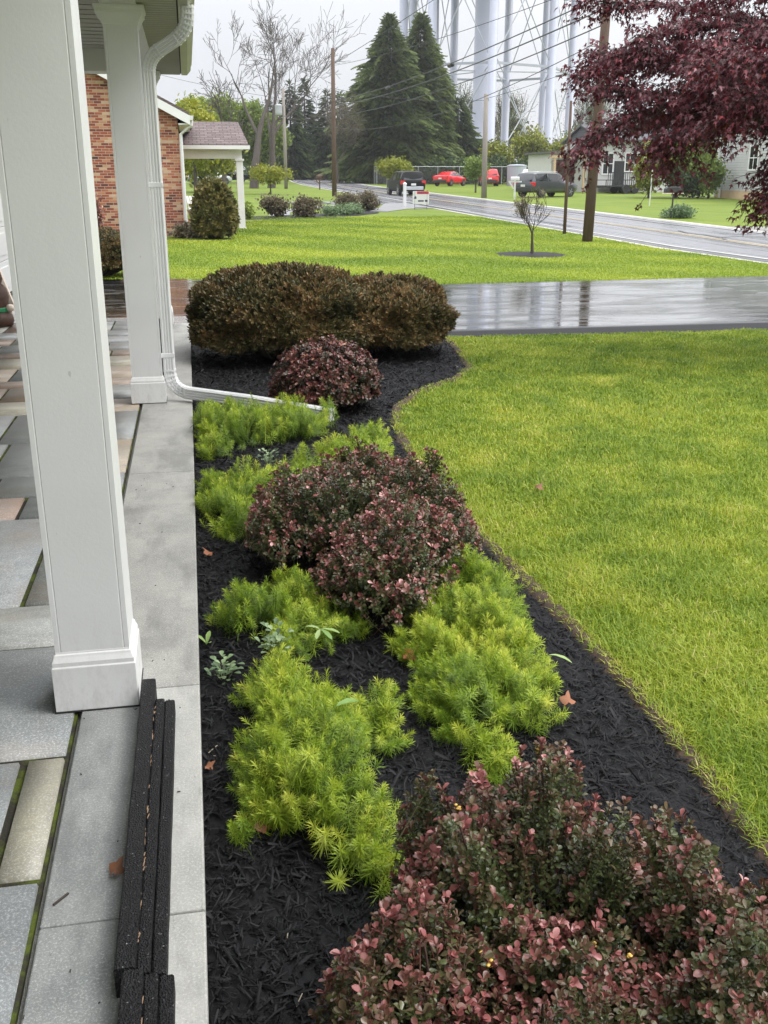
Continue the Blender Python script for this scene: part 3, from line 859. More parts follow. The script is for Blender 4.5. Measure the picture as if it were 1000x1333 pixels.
def feather(label, poly, hmax=.20, dens=1500, seed=1, sc=1.0, tint=.42, dm=.16):
    P, h, nr, u, r = mound(poly, hmax, dm, dens, seed)
    gap = vnoise(P[:, 0] * 13 + 40, P[:, 1] * 13, seed + 9) + .35 * u
    k = (gap > .53) | (r.random(len(P)) < .10); P, h, nr, u = P[k], h[k], nr[k], u[k]
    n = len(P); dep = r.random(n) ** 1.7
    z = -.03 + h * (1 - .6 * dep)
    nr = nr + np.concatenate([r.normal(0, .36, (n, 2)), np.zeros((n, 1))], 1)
    tt = tint + .40 * (vnoise(P[:, 0] * 6, P[:, 1] * 6, seed + 5) - .5) + r.normal(0, .16, n) - .30 * dep  # shade inside the clump put into the tint: deeper shoots go darker
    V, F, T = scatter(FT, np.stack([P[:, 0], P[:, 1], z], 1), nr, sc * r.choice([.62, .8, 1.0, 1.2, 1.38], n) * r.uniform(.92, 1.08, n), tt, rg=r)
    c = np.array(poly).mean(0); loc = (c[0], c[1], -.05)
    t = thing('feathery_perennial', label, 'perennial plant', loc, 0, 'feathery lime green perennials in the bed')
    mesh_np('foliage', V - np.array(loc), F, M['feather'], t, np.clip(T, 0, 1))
    return t


PE = [(0.05, 2.94), (0.13, 3.08), (0.26, 3.06), (0.32, 2.90), (0.43, 2.91), (0.55, 2.84), (0.62, 2.74), (0.56, 2.54), (0.44, 2.43), (0.38, 2.31), (0.46, 2.25), (0.49, 2.13), (0.44, 1.99), (0.36, 1.90), (0.25, 1.93), (0.19, 2.02), (0.11, 2.13), (0.04, 2.23), (0.02, 2.4), (0.04, 2.64)]
PC = [(-0.02, 3.60), (0.08, 3.74), (0.21, 3.78), (0.34, 3.84), (0.48, 3.69), (0.53, 3.5), (0.6, 3.32), (0.52, 3.22), (0.38, 3.19), (0.27, 3.15), (0.19, 3.20), (0.15, 3.35), (0.0, 3.40)]
PD = [(0.61, 3.2), (0.75, 3.42), (0.89, 3.63), (1.02, 3.88), (1.15, 3.90), (1.20, 3.62), (1.22, 3.42), (1.15, 3.09), (1.15, 2.9), (1.1, 2.65), (1.05, 2.49), (0.93, 2.47), (0.90, 2.5), (0.84, 2.54), (0.86, 2.37), (0.8, 2.24), (0.72, 2.26), (0.68, 2.39), (0.66, 2.52), (0.61, 2.65), (0.64, 2.88), (0.64, 3.06)]
PA = [(-0.05, 7.02), (0.22, 7.0), (0.40, 6.86), (0.72, 6.82), (0.92, 6.62), (0.80, 6.32), (0.50, 6.22), (0.30, 6.20), (0.18, 5.98), (-0.03, 5.90)]
PB = [(-0.06, 5.26), (0.11, 5.42), (0.33, 5.30), (0.49, 5.45), (0.80, 5.75), (0.99, 6.22), (1.22, 6.18), (1.12, 5.58), (1.12, 5.23), (0.89, 5.11), (0.66, 5.01), (0.44, 4.9), (0.29, 4.67), (0.17, 4.40), (0.0, 4.47), (-0.05, 4.87)]
feather('largest feathery green clump, nearest the black rubber ramp', PE, .165, 2500, 31, .85, .45)
feather('feathery green clump beside the concrete edge, below the maroon mid-bed shrubs', PC, .145, 2300, 32, .86, .40)
feather('feathery green clump beside the lawn edge with one pointed leaf sticking out', PD, .165, 2500, 33, .85, .50)
feather('feathery green clump under the white downspout outlet pipe', PA, .20, 1300, 34, 1.1, .42, .10)
feather('long feathery green clump between the downspout outlet and maroon shrubs', PB, .17, 1300, 35, 1.1, .47, .13)
feather('tiny loose feathery sprig alone on black mulch by the concrete edge', [(.00, 2.20), (.07, 2.235), (.075, 2.18), (.03, 2.165)], .06, 2600, 36, .8, .35, .03)
feather('feathery tuft half hiding the outlet of the white downspout', [(.74, 6.74), (.86, 6.70), (.95, 6.60), (.92, 6.50), (.80, 6.54)], .20, 1600, 38, .95, .45, .06)
feather('small feathery tuft sprouting beside the fallen orange leaf', [(.60, 2.83), (.66, 2.86), (.68, 2.76), (.62, 2.72)], .09, 2200, 37, .85, .42, .05)


def obov(L, w, fold, bend_):
    """obovate leaf along +x, folded on the midrib"""
    V = []
    for f, ww in ((0, .06), (.3, .55), (.68, 1), (.9, .72), (1, .12)):
        x = L * f; z = bend_ * L * f * f
        V += [(x, -w * ww * .5, z + fold * w * ww * .5), (x, 0, z), (x, w * ww * .5, z + fold * w * ww * .5)]
    F = []
    for i in range(4):
        for k in range(2):
            a = i * 3 + k; F += [(a, a + 1, a + 4), (a, a + 4, a + 3)]
    return np.array(V), np.array(F)


def rosette_tpl(seed, lv=7, per=4, L=.021, step=.019, stem=True):
    """upright barberry shoot: rings of small leaves up a stem, young leaves at the tip"""
    r = np.random.default_rng(seed); out = []
    for i in range(lv):
        f = i / (lv - 1); top = f > .82
        for k in range(per + (1 if top else 0)):
            az = k * 2 * PI / per + i * 1.1 + r.uniform(-.5, .5); el = r.uniform(.05, .6) + (.5 if top else 0)
            l = L * r.uniform(.65, 1.2) * (1.1 if top else 1 - .2 * f)
            V, F = obov(l, l * r.uniform(.5, .68), r.uniform(.15, .6), r.uniform(-.4, .15))
            roll = r.uniform(-.5, .5); c, s_ = math.cos(roll), math.sin(roll)
            V = np.stack([V[:, 0], V[:, 1] * c - V[:, 2] * s_, V[:, 1] * s_ + V[:, 2] * c], 1)
            c, s_ = math.cos(el), math.sin(el); V = np.stack([V[:, 0] * c - V[:, 2] * s_, V[:, 1], V[:, 0] * s_ + V[:, 2] * c], 1)
            c, s_ = math.cos(az), math.sin(az); V = np.stack([V[:, 0] * c - V[:, 1] * s_, V[:, 0] * s_ + V[:, 1] * c, V[:, 2]], 1)
            V[:, 2] += -(lv - 1 - i) * step; V[:, 0] += r.normal(0, .003); V[:, 1] += r.normal(0, .003)
            out.append((V, F, np.full(len(F), -.22 + .46 * f ** 2.4 + r.normal(0, .10))))
    w = .0016; h = (lv - 1) * step + .10
    V = np.array([(-w, 0, -h), (w, 0, -h), (w, 0, 0), (-w, 0, 0), (0, -w, -h), (0, w, -h), (0, w, 0), (0, -w, 0)]); F = np.array([(0, 1, 2), (0, 2, 3), (4, 5, 6), (4, 6, 7)])
    out.append((V, F, np.full(4, .1)))
    return join(*out)


RT = [rosette_tpl(s_, 7 + s_ % 3) for s_ in range(7)]
RT_far = [rosette_tpl(40 + s_, 5, 4, .024, .02) for s_ in range(5)]


def twigs(base, P, r, n=40, rad=.003):
    m = MB()
    for i in r.choice(len(P), min(n, len(P)), replace=False):
        a = Vector((base[0] + r.normal(0, .04), base[1] + r.normal(0, .04), -.06)); e = Vector(P[i]); k = a.lerp(e, .5) + Vector((r.normal(0, .02), r.normal(0, .02), .03))
        m.tube([a, k, e], [rad * 1.6, rad * 1.2, rad * .7], 5, False)
    return m


def barberry(label, poly, hmax, dens, seed, sc=1.0, tint=.45, dm=.13, tpl=RT, mat='barberry', lump=5, low=.05):
    P, h, nr, u, r = mound(poly, hmax, dm, dens, seed)
    h *= .80 + .4 * vnoise(P[:, 0] * lump + 3, P[:, 1] * lump, seed + 3)
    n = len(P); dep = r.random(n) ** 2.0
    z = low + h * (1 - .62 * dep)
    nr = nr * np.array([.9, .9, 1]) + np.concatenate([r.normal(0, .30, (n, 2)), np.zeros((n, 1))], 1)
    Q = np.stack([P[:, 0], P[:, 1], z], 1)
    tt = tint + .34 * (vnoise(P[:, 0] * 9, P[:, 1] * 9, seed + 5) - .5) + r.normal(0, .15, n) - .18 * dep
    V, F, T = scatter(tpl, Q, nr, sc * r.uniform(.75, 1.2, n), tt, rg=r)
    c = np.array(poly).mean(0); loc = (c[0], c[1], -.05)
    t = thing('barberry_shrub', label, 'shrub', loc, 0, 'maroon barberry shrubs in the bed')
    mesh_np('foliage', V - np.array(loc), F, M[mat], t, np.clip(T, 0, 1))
    twigs((0, 0), Q - np.array(loc), r, 60).build('branches', M['bark_red'], t)
    return t, Q, r


def flowers(t, Q, r, n):
    """tiny yellow flower heads on a barberry"""
    loc = np.array(t.location)
    for i in r.choice(len(Q), n, replace=False):
        c = Q[i] - loc + np.array([0, 0, .008]); m = MB()
        for k in range(4):
            d = c + r.normal(0, .0035, 3); m.lathe([(.0005, -.003), (.0035, -.001), (.004, .0012), (.0015, .003)], tuple(d), 6)
        m.build('yellow_flower', M['flower'], t)


M['flower'] = plain('yellow_petal', (.75, .48, .10), .5, .15)
f1 = [(0.38, 1.90), (0.50, 1.95), (0.62, 1.90), (0.73, 1.88), (0.82, 1.80), (0.88, 1.70), (0.88, 1.55), (0.78, 1.36), (0.64, 1.26), (0.50, 1.32), (0.40, 1.48), (0.35, 1.68)]
f2 = [(0.83, 1.69), (0.91, 1.72), (1.02, 1.70), (1.08, 1.58), (1.14, 1.47), (1.25, 1.30), (1.28, 1.0), (1.1, .7), (.9, .62), (.74, .78), (.70, 1.05), (.70, 1.30), (.78, 1.45)]
f3 = [(0.04, 1.22), (0.13, 1.42), (0.23, 1.56), (0.33, 1.64), (0.42, 1.58), (0.50, 1.42), (0.60, 1.34), (0.70, 1.24), (.78, 1.05), (.76, .78), (.55, .60), (.3, .60), (-.02, .80), (-.03, 1.03)]
for lb, pl, hm, dn, sd in (('maroon barberry at the lower right, its far side facing the lime green clumps', f1, .29, 3000, 51), ('broad maroon barberry in the lower right corner, nearest the lawn', f2, .31, 3000, 52), ('maroon barberry at the bottom centre with pale pink young leaves', f3, .27, 3000, 53)):
    t, Q, r = barberry(lb, pl, hm, dn, sd, .74, .36 if sd != 53 else .42)
    flowers(t, Q, r, 9)
mb_ = [(0.17, 4.26), (0.29, 4.55), (0.43, 4.70), (0.65, 4.82), (0.92, 4.92), (1.08, 4.7), (1.16, 4.32), (1.17, 3.97), (1.12, 3.72), (0.95, 3.72), (0.74, 3.76), (0.53, 3.86), (0.41, 3.94), (0.28, 3.90), (0.17, 3.97)]
mf_ = [(0.40, 3.68), (0.52, 3.88), (0.69, 4.02), (0.9, 4.05), (1.04, 3.79), (1.02, 3.56), (0.85, 3.36), (0.73, 3.22), (0.57, 3.24), (0.48, 3.36), (0.40, 3.53)]
barberry('wide maroon barberry across the bed behind a rounder one', mb_, .28, 2100, 54, .85, .31, .17, RT_far, 'barberry', 4)
barberry('rounder maroon barberry in mid bed, in front of the wide one', mf_, .30, 2300, 55, .85, .36, .17, RT_far, 'barberry', 4)


def needle_tpl(seed, n=16, L=.028, w=.005):
    r = np.random.default_rng(seed); V, F, T = [], [], []
    for i in range(n):
        f = i / n; az = i * 2.4 + r.uniform(-.4, .4); el = .25 + .9 * f + r.uniform(-.2, .2); l = L * r.uniform(.7, 1.2)
        d = np.array([math.cos(az) * math.cos(el), math.sin(az) * math.cos(el), math.sin(el)]); p = np.array([-math.sin(az), math.cos(az), 0]) * w
        o = np.array([0, 0, -.045 + .05 * f]); b = len(V); V += [o - p * .4, o + p * .4, o + d * l * .6 + p, o + d * l * .6 - p, o + d * l]
        F += [(b, b + 1, b + 2), (b, b + 2, b + 3), (b + 3, b + 2, b + 4)]; T += [-.12 + .28 * f + r.normal(0, .05)] * 3
    return np.array(V), np.array(F), np.array(T)


NTP = [needle_tpl(s_) for s_ in range(5)]
NBIG = [needle_tpl(20 + s_, 12, .05, .012) for s_ in range(4)]


def dome(label, name, c, rad, zt, zb, n, seed, tpl, mat, sc, tint, group, cat='shrub', pw=2.6, core=True, low=-.35, lump=4.0):
    """clipped or loose shrub: twig tips over a squarish dome"""
    r = np.random.default_rng(seed)
    d = unit(r.normal(0, 1, (n * 2, 3))); d = d[d[:, 2] > low][:n]; n = len(d)
    k = (np.abs(d) ** pw).sum(1) ** (-1 / pw)
    lum = .86 + .28 * vnoise(np.arctan2(d[:, 1], d[:, 0]) * lump + 9, d[:, 2] * lump, seed)
    ins = 1 - .22 * r.random(n) ** 2
    hz = (zt - zb) * .60; cz = zb + (zt - zb) * .40
    P = d * k[:, None] * (lum * ins)[:, None] * np.array([rad[0], rad[1], hz])
    P[:, 2] = np.where(P[:, 2] < 0, P[:, 2] * .66, P[:, 2]) 
    nr = d / np.array([rad[0], rad[1], hz]); nr = unit(nr) + r.normal(0, .35, (n, 3)) + np.array([0, 0, .35])
    tt = tint + .4 * (vnoise(P[:, 0] * 5 + 50, P[:, 1] * 5 + P[:, 2] * 4 + 50, seed + 2) - .5) + r.normal(0, .13, n)
    loc = np.array([c[0], c[1], zb])
    t = thing(name, label, cat, tuple(loc), 0, group)
    off = np.array([0, 0, cz - zb])
    V, F, T = scatter(tpl, P + off, nr, sc * r.uniform(.75, 1.25, n), tt, rg=r)
    mesh_np('foliage', V, F, M[mat], t, np.clip(T, 0, 1))
    m = MB()
    for i in r.choice(n, min(n, 90), replace=False):
        e = Vector(P[i] + off); a = Vector((e.x * .22, e.y * .22, 0)); m.tube([a, a.lerp(e, .55) + Vector((0, 0, .04)), e], [.012 * rad[0] + .004, .008 * rad[0] + .003, .003], 5, False)
    m.build('branches', M['bark_dark'], t)
    return t


Y = dome('large bronze brown clipped yew mound at the far end of the bed', 'clipped_yew', (.83, 9.70), (.83, .78), .79, -.07, 9500, 61, NTP, 'yew', 1.5, .44, 'brown clipped yews at the end of the bed')
Y = dome('smaller bronze brown clipped yew mound touching the lawn and driveway', 'clipped_yew', (1.92, 9.85), (.60, .72), .665, -.07, 7500, 62, NTP, 'yew', 1.5, .50, 'brown clipped yews at the end of the bed')
BT = [rosette_tpl(60 + s_, 4, 4, .026, .018) for s_ in range(4)]
dome('small round dark red barberry in front of the brown yews', 'barberry_shrub', (.95, 7.36), (.41, .40), .44, -.09, 2100, 63, BT, 'barberry_dark', .90, .30, 'maroon barberry shrubs in the bed', pw=2.0, lump=6)


def broadleaf(name, label, loc, leaves, mat='broad', cat='weed'):
    """leaves: (azimuth, elevation, length, width)"""
    o = []
    for i, (az, el, L, w) in enumerate(leaves):
        V, F = obov(L, w, .25, -.5); c, s_ = math.cos(el), math.sin(el)
        V = np.stack([V[:, 0] * c - V[:, 2] * s_, V[:, 1], V[:, 0] * s_ + V[:, 2] * c], 1); c, s_ = math.cos(az), math.sin(az)
        V = np.stack([V[:, 0] * c - V[:, 1] * s_, V[:, 0] * s_ + V[:, 1] * c, V[:, 2]], 1); o.append((V, F, np.full(len(F), rng.uniform(.3, .9))))
    V, F, T = join(*o)
    return tag(mesh_np(name, V, F, M[mat], tint=T, loc=loc), label, cat)


r = random.Random(4)
broadleaf('broadleaf_weed', 'pale broad leaved weed poking out of the clump by the concrete edge', (.37, 3.16, .09), [(-.3, .3, .065, .02), (-1.0, .2, .06, .02), (2.6, .5, .05, .018), (-1.9, .3, .055, .018)])
for lb, x, y, z, n in (('grey green rounded leaf seedling beside the concrete edge and largest clump', .02, 3.10, -.05, 46), ('grey green rounded leaves at the back of the largest feathery clump', .20, 3.08, .06, 46), ('grey green rounded leaves among the long clump near the downspout outlet', .36, 5.42, .07, 46)):
    o = []
    for i in range(n):
        a = r.uniform(0, 6.28); q = r.uniform(0, .055)
        V, F = obov(.024 * r.uniform(.7, 1.25), .018, .3, -.3); el = r.uniform(.2, 1.1); c, s_ = math.cos(el), math.sin(el)
        V = np.stack([V[:, 0] * c - V[:, 2] * s_, V[:, 1], V[:, 0] * s_ + V[:, 2] * c], 1); c, s_ = math.cos(a), math.sin(a)
        V = np.stack([V[:, 0] * c - V[:, 1] * s_ + q * c, V[:, 0] * s_ + V[:, 1] * c + q * s_, V[:, 2] + r.uniform(.0, .075)], 1); o.append((V, F, np.full(len(F), r.uniform(.1, .9))))
    V, F, T = join(*o); s_ = mesh_np('leafy_seedling', V, F, M['sage'], tint=T, loc=(x, y, z)); tag(s_, lb, 'seedling', 'grey green seedlings among the feathery clumps')
    m = MB()
    for i in range(7): m.tube([(r.uniform(-.01, .01), r.uniform(-.01, .01), -.02), (r.uniform(-.04, .04), r.uniform(-.04, .04), .05)], .0014, 4)
    m.build('stems', M['stem_green'], s_)
broadleaf('pointed_leaf', 'single bright pointed leaf sticking out of the clump beside the lawn edge', (1.10, 2.82, .09), [(-.25, .12, .075, .022)], 'broad', 'leaf')
broadleaf('pointed_leaf', 'single pale pointed leaf standing up in the middle of the largest clump', (.33, 2.52, .14), [(.5, .35, .085, .03)], 'broad', 'leaf')
broadleaf('broadleaf_weed', 'tiny yellowish seedling of a few upright leaves against the concrete edge', (-.03, 3.40, -.05), [(1.2, 1.2, .05, .02), (-1.2, 1.0, .045, .018), (2.8, 1.2, .05, .018)], 'broad')


def dead_leaf(label, x, y, z, s, t0, rz, lobes=5):
    V = [(0, 0, .1)]; n = lobes * 4
    for i in range(n):
        a = 2 * PI * i / n; q = (1.0 if i % 4 == 0 else .55 if i % 4 == 2 else .74) * (1.15 if abs(a - PI) > 1 else .8)
        V.append((math.cos(a) * q, math.sin(a) * q * .8, .25 * math.sin(a * 2 + 1) + .25 * q * q * math.cos(a * 1)))
    F = [(0, i + 1, (i + 1) % n + 1) for i in range(n)]
    o = mesh_np('fallen_leaf', np.array(V) * s, F, M['dead'], tint=[t0 + rnd.uniform(-.08, .08) for _ in F], loc=(x, y, z)); o.rotation_euler = (.15, -.1, rz)
    return tag(o, label, 'leaf', 'fallen dead leaves')


dead_leaf('bright orange fallen leaf on mulch between two green clumps', .67, 3.08, .0, .040, .92, .4)
dead_leaf('brown curled dead leaf on the paving against the rubber ramp', -.268, 2.07, .015, .028, .35, 1.1)
dead_leaf('reddish brown dead leaf under the front of the largest green clump', .10, 2.22, -.02, .032, .45, 2.0)
dead_leaf('small brown dead leaf on mulch against the pale concrete edge', -.04, 2.55, -.03, .020, .5, .3)
dead_leaf('orange brown dead leaf on mulch beside the concrete, left of the long clump', .0, 4.32, -.03, .035, .6, 2.6)
dead_leaf('pale tan dead leaf at the lawn side of the green clump', 1.10, 2.63, .02, .032, .55, 1.3)
dead_leaf('brown dead leaf lying in the lawn grass', 1.85, 5.05, -.045, .032, .3, .7)
m = MB(); m.bar((-.405, 1.985, .003), (-.375, 2.02, .003), .0045)
tag(m.build('dark_twig', M['bark_dark']), 'short black splinter lying on the grey paving slab', 'twig')
r = random.Random(9); m = MB()
for i in range(36):
    x, y = r.uniform(-.43, XE), r.uniform(1.3, 5.5); a = r.uniform(0, 3); l = r.uniform(.003, .009)
    m.bar((x, y, .0022), (x + l * math.cos(a), y + l * math.sin(a), .0022), .0022)
tag(m.build('porch_debris', M['bark_dark']), 'scattered dark specks of mulch on the porch edge', kind='stuff')
# ------------------------------------------------------------------ trees
def grow(r, p, d, L, rad, depth, out, tips, nk=(3, 4), up=.18, wob=.16, ratio=.68, ang=(.45, .95), minr=.008):
    """recursive limbs: out gets (points, radii), tips gets (point, direction)"""
    n = 4; pts = [p]; rs = [rad]; q = p.copy(); e = d.copy()
    for i in range(n):
        e = (e + Vector((r.uniform(-wob, wob), r.uniform(-wob, wob), r.uniform(-wob, wob) + up * .25))).normalized()
        q = q + e * (L / n); pts.append(q.copy()); rs.append(max(minr, rad * (1 - .5 * (i + 1) / n)))
    out.append((pts, rs))
    if depth == 0: tips.append((q.copy(), e.copy())); return
    k = r.randint(*nk)
    for i in range(k):
        f = r.uniform(.35, 1.0) if i else 1.0; j = min(n, max(1, int(round(f * n)))); b = pts[j]
        ax = e.orthogonal().normalized(); ax.rotate(Matrix.Rotation(r.uniform(0, 2 * PI), 3, e)); a = r.uniform(*ang) * (.45 if i == 0 else 1)
        nd = e.copy(); nd.rotate(Matrix.Rotation(a, 3, ax)); nd = (nd + Vector((0, 0, up))).normalized()
        grow(r, b, nd, L * ratio * r.uniform(.8, 1.15), rs[j] * (.88 if i == 0 else .66), depth - 1, out, tips, nk, up, wob, ratio, ang, minr)


def card_tpl(seed, n=12, size=.16, R_=.35):
    """loose clump of small leaf faces"""
    r = np.random.default_rng(seed); V, F, T = [], [], []
    for i in range(n):
        c = r.normal(0, .5, 3) * R_; a = unit(r.normal(0, 1, 3)); b = unit(np.cross(a, r.normal(0, 1, 3))); s_ = size * r.uniform(.6, 1.3)
        k = len(V); V += [c - a * s_ * .5, c + b * s_ * .32, c + a * s_ * .5, c - b * s_ * .32]; F += [(k, k + 1, k + 2), (k, k + 2, k + 3)]; T += [r.normal(0, .10)] * 2
    return np.array(V), np.array(F), np.array(T)


CT = [card_tpl(s_) for s_ in range(5)]
CT_fine = [card_tpl(10 + s_, 10, .07, .35) for s_ in range(5)]


def bare_tree(label, name, loc, H, r0, seed, mat='bark_grey', depth=5, stems=1, leaves=None, lt=.5, lsc=1.0, up=.2, lean=(0, 0), L0=.30, group='bare trees down the street', nleaf=1, tpl=None, cat='tree', minr=.02, ratio=.72, nk=(3, 4)):
    r = random.Random(seed); out, tips = [], []
    t = thing(name, label, cat, (loc[0], loc[1], tzf(loc[1]) - .05), 0, group)
    for s_ in range(stems):
        a = s_ * 2 * PI / max(1, stems) + r.uniform(0, 1); k = .16 if stems > 1 else .03
        d = Vector((math.cos(a) * k + lean[0], math.sin(a) * k + lean[1], 1)).normalized()
        grow(r, Vector((math.cos(a) * r0 * .6 * (stems > 1), math.sin(a) * r0 * .6 * (stems > 1), 0)), d, H * L0, r0, depth, out, tips, nk, up, .16, ratio, (.40, 1.0), minr)
    mt = MB(); mc = MB()
    for pts, rs in out:
        (mt if rs[0] > r0 * .35 else mc).tube(pts, rs, 6 if rs[0] > r0 * .3 else 3, False)
    mt.build('trunk', M[mat], t, True); mc.build('branches', M[mat], t)
    if leaves:
        rr = np.random.default_rng(seed); P = np.array([list(p) for p, e in tips]); P = np.repeat(P, nleaf, 0) + rr.normal(0, .3 * lsc, (len(P) * nleaf, 3))
        V, F, T = scatter(tpl or CT, P, rr.normal(0, 1, (len(P), 3)), lsc * rr.uniform(.7, 1.3, len(P)), lt + rr.normal(0, .12, len(P)), rg=rr)
        mesh_np('crown', V, F, M[leaves], t, np.clip(T, 0, 1))
    return t


def spray_tpl(seed, n=16):
    """drooping conifer branchlet"""
    r = np.random.default_rng(seed); V, F, T = [], [], []
    for i in range(n):
        f = i / n; x = f; z = -.35 * f * f
        for sd in (-1, 1):
            L = .42 * (1 - f * .6) * r.uniform(.7, 1.2); a = np.array([x, 0, z]); e = a + np.array([L * .65, sd * L * .6, -L * r.uniform(.3, .75)]); w = np.array([.05, -.02 * sd, .03])
            k = len(V); V += [a - w, a + w, e]; F += [(k, k + 1, k + 2)]; T += [r.normal(0, .12) + .25 * f]
    return np.array(V), np.array(F), np.array(T)


SP = [spray_tpl(s_) for s_ in range(5)]


def conifer(label, loc, H, R0, seed, group='conifers down the street', n=2600, tint=.42, name='spruce_tree', zlow=.02, pw=.85, sc=.16, parts=True):
    r = np.random.default_rng(seed)
    t = thing(name, label, 'conifer', (loc[0], loc[1], tzf(loc[1]) - .05), 0, group)
    f = zlow + (1 - zlow) * (1 - r.random(n) ** .62)          # more at the bottom
    az = r.uniform(0, 2 * PI, n)
    lay = .60 + .62 * vnoise(az * 2.6, f * 17, seed) + .16 * vnoise(az * 7, f * 40, seed + 4)
    rad = R0 * (1 - f) ** pw * lay * (1 - .55 * r.random(n) ** 2.4) * (1 + .30 * (r.random(n) < .10) * r.random(n)) + .12
    z = H * f + .25 * R0 * .3 * (rad / R0)
    P = np.stack([rad * np.cos(az), rad * np.sin(az), z], 1) * np.array([1, 1, 1])
    # build frames whose x axis points outwards and z up
    s_ = np.clip(R0 * sc * 1.7 * (1 - f) + .62, .3, 1.6) * r.uniform(.55, 1.45, n)
    el = np.where(f > .93, .8, .05) + r.normal(0, .22, n)
    ox = np.stack([np.cos(az) * np.cos(el), np.sin(az) * np.cos(el), np.sin(el)], 1); up = np.stack([-np.cos(az) * np.sin(el), -np.sin(az) * np.sin(el), np.cos(el)], 1)
    oy = np.cross(up, ox); Mx = np.stack([ox, oy, up], 2) * s_[:, None, None]
    pk = r.integers(0, len(SP), n); Vs, Fs, Ts, off = [], [], [], 0
    tt = tint + .5 * (vnoise(az * 3 + 9, f * 22, seed + 1) - .5) + r.normal(0, .12, n)
    for k, (V, F, T) in enumerate(SP):
        i = np.where(pk == k)[0]; v = np.einsum('nij,vj->nvi', Mx[i], V - np.array([.5, 0, 0])) + P[i][:, None]
        Vs.append(v.reshape(-1, 3)); Fs.append((F[None] + (np.arange(len(i)) * len(V))[:, None, None] + off).reshape(-1, 3)); Ts.append((T[None] + tt[i][:, None]).ravel()); off += len(i) * len(V)
    mesh_np('crown', np.concatenate(Vs), np.concatenate(Fs), M['spruce'], t, np.clip(np.concatenate(Ts), 0, 1))
    m = MB(); m.tube([(0, 0, 0), (0, 0, H * .5), (0, 0, H * .99)], [.02 * H, .012 * H, .02], 8); m.build('trunk', M['bark_dark'], t)
    return t


def leafy_tree(label, name, loc, H, rx, mat, seed, n=1500, tint=.5, sc=2.0, zb=.22, ry=None, group=None, bark='bark_grey', trunk=True, tpl=None, cat='tree', lumps=9):
    """crown of leaf clumps gathered on several boughs"""
    r = np.random.default_rng(seed); rr = random.Random(seed); ry = ry or rx
    t = thing(name, label, cat, (loc[0], loc[1], tzf(loc[1]) - .05), 0, group)
    cz = H * (1 + zb) / 2; hz = H * (1 - zb) / 2
    C = unit(r.normal(0, 1, (lumps, 3))) * (r.random((lumps, 1)) ** .4) * .62
    k = r.integers(0, lumps, n); d = unit(r.normal(0, 1, (n, 3))); q = C[k] + d * (r.uniform(.26, .46, lumps)[k] * (1 - .35 * r.random(n) ** 2))[:, None]
    P = q * np.array([rx, ry, hz]) + np.array([0, 0, cz]); tt = tint + .16 * (C[k][:, 2]) + r.normal(0, .13, n)
    V, F, T = scatter(tpl or CT, P, d + r.normal(0, .5, (n, 3)), sc * r.uniform(.7, 1.3, n), tt, rg=r)
    mesh_np('crown', V, F, M[mat], t, np.clip(T, 0, 1))
    m = MB(); r0 = .018 * H + .015; top = Vector((0, 0, H * zb * 1.1)); m.tube([(0, 0, 0), top * .5, top], [r0 * 1.3, r0, r0 * .85], 7, False)
    for c in C:
        e = Vector(c * np.array([rx, ry, hz])) + Vector((0, 0, cz)); m.tube([top, top.lerp(e, .5) + Vector((0, 0, .06 * H)), e], [r0 * .7, r0 * .45, r0 * .15], 5, False)
    m.build('trunk', M[bark], t)
    return t


# ---- maple whose crown hangs in from the right
def maple_leaf(seed):
    r = np.random.default_rng(seed); V = [(0, 0, 0)]; pts = []
    for a, L in ((-2.1, .42), (-1.6, .20), (-1.15, .78), (-.72, .30), (0, 1.0), (.72, .30), (1.15, .78), (1.6, .20), (2.1, .42)):
        a += r.normal(0, .06); L *= r.uniform(.9, 1.1); pts.append((L * math.cos(a) + .2, L * math.sin(a), -.22 * L * L + r.normal(0, .05)))
    V = np.array([(0, 0, 0)] + pts) * .5; F = np.array([(0, i, i + 1) for i in range(1, len(pts))])
    return V, F, np.zeros(len(F))


ML = [maple_leaf(s_) for s_ in range(8)]


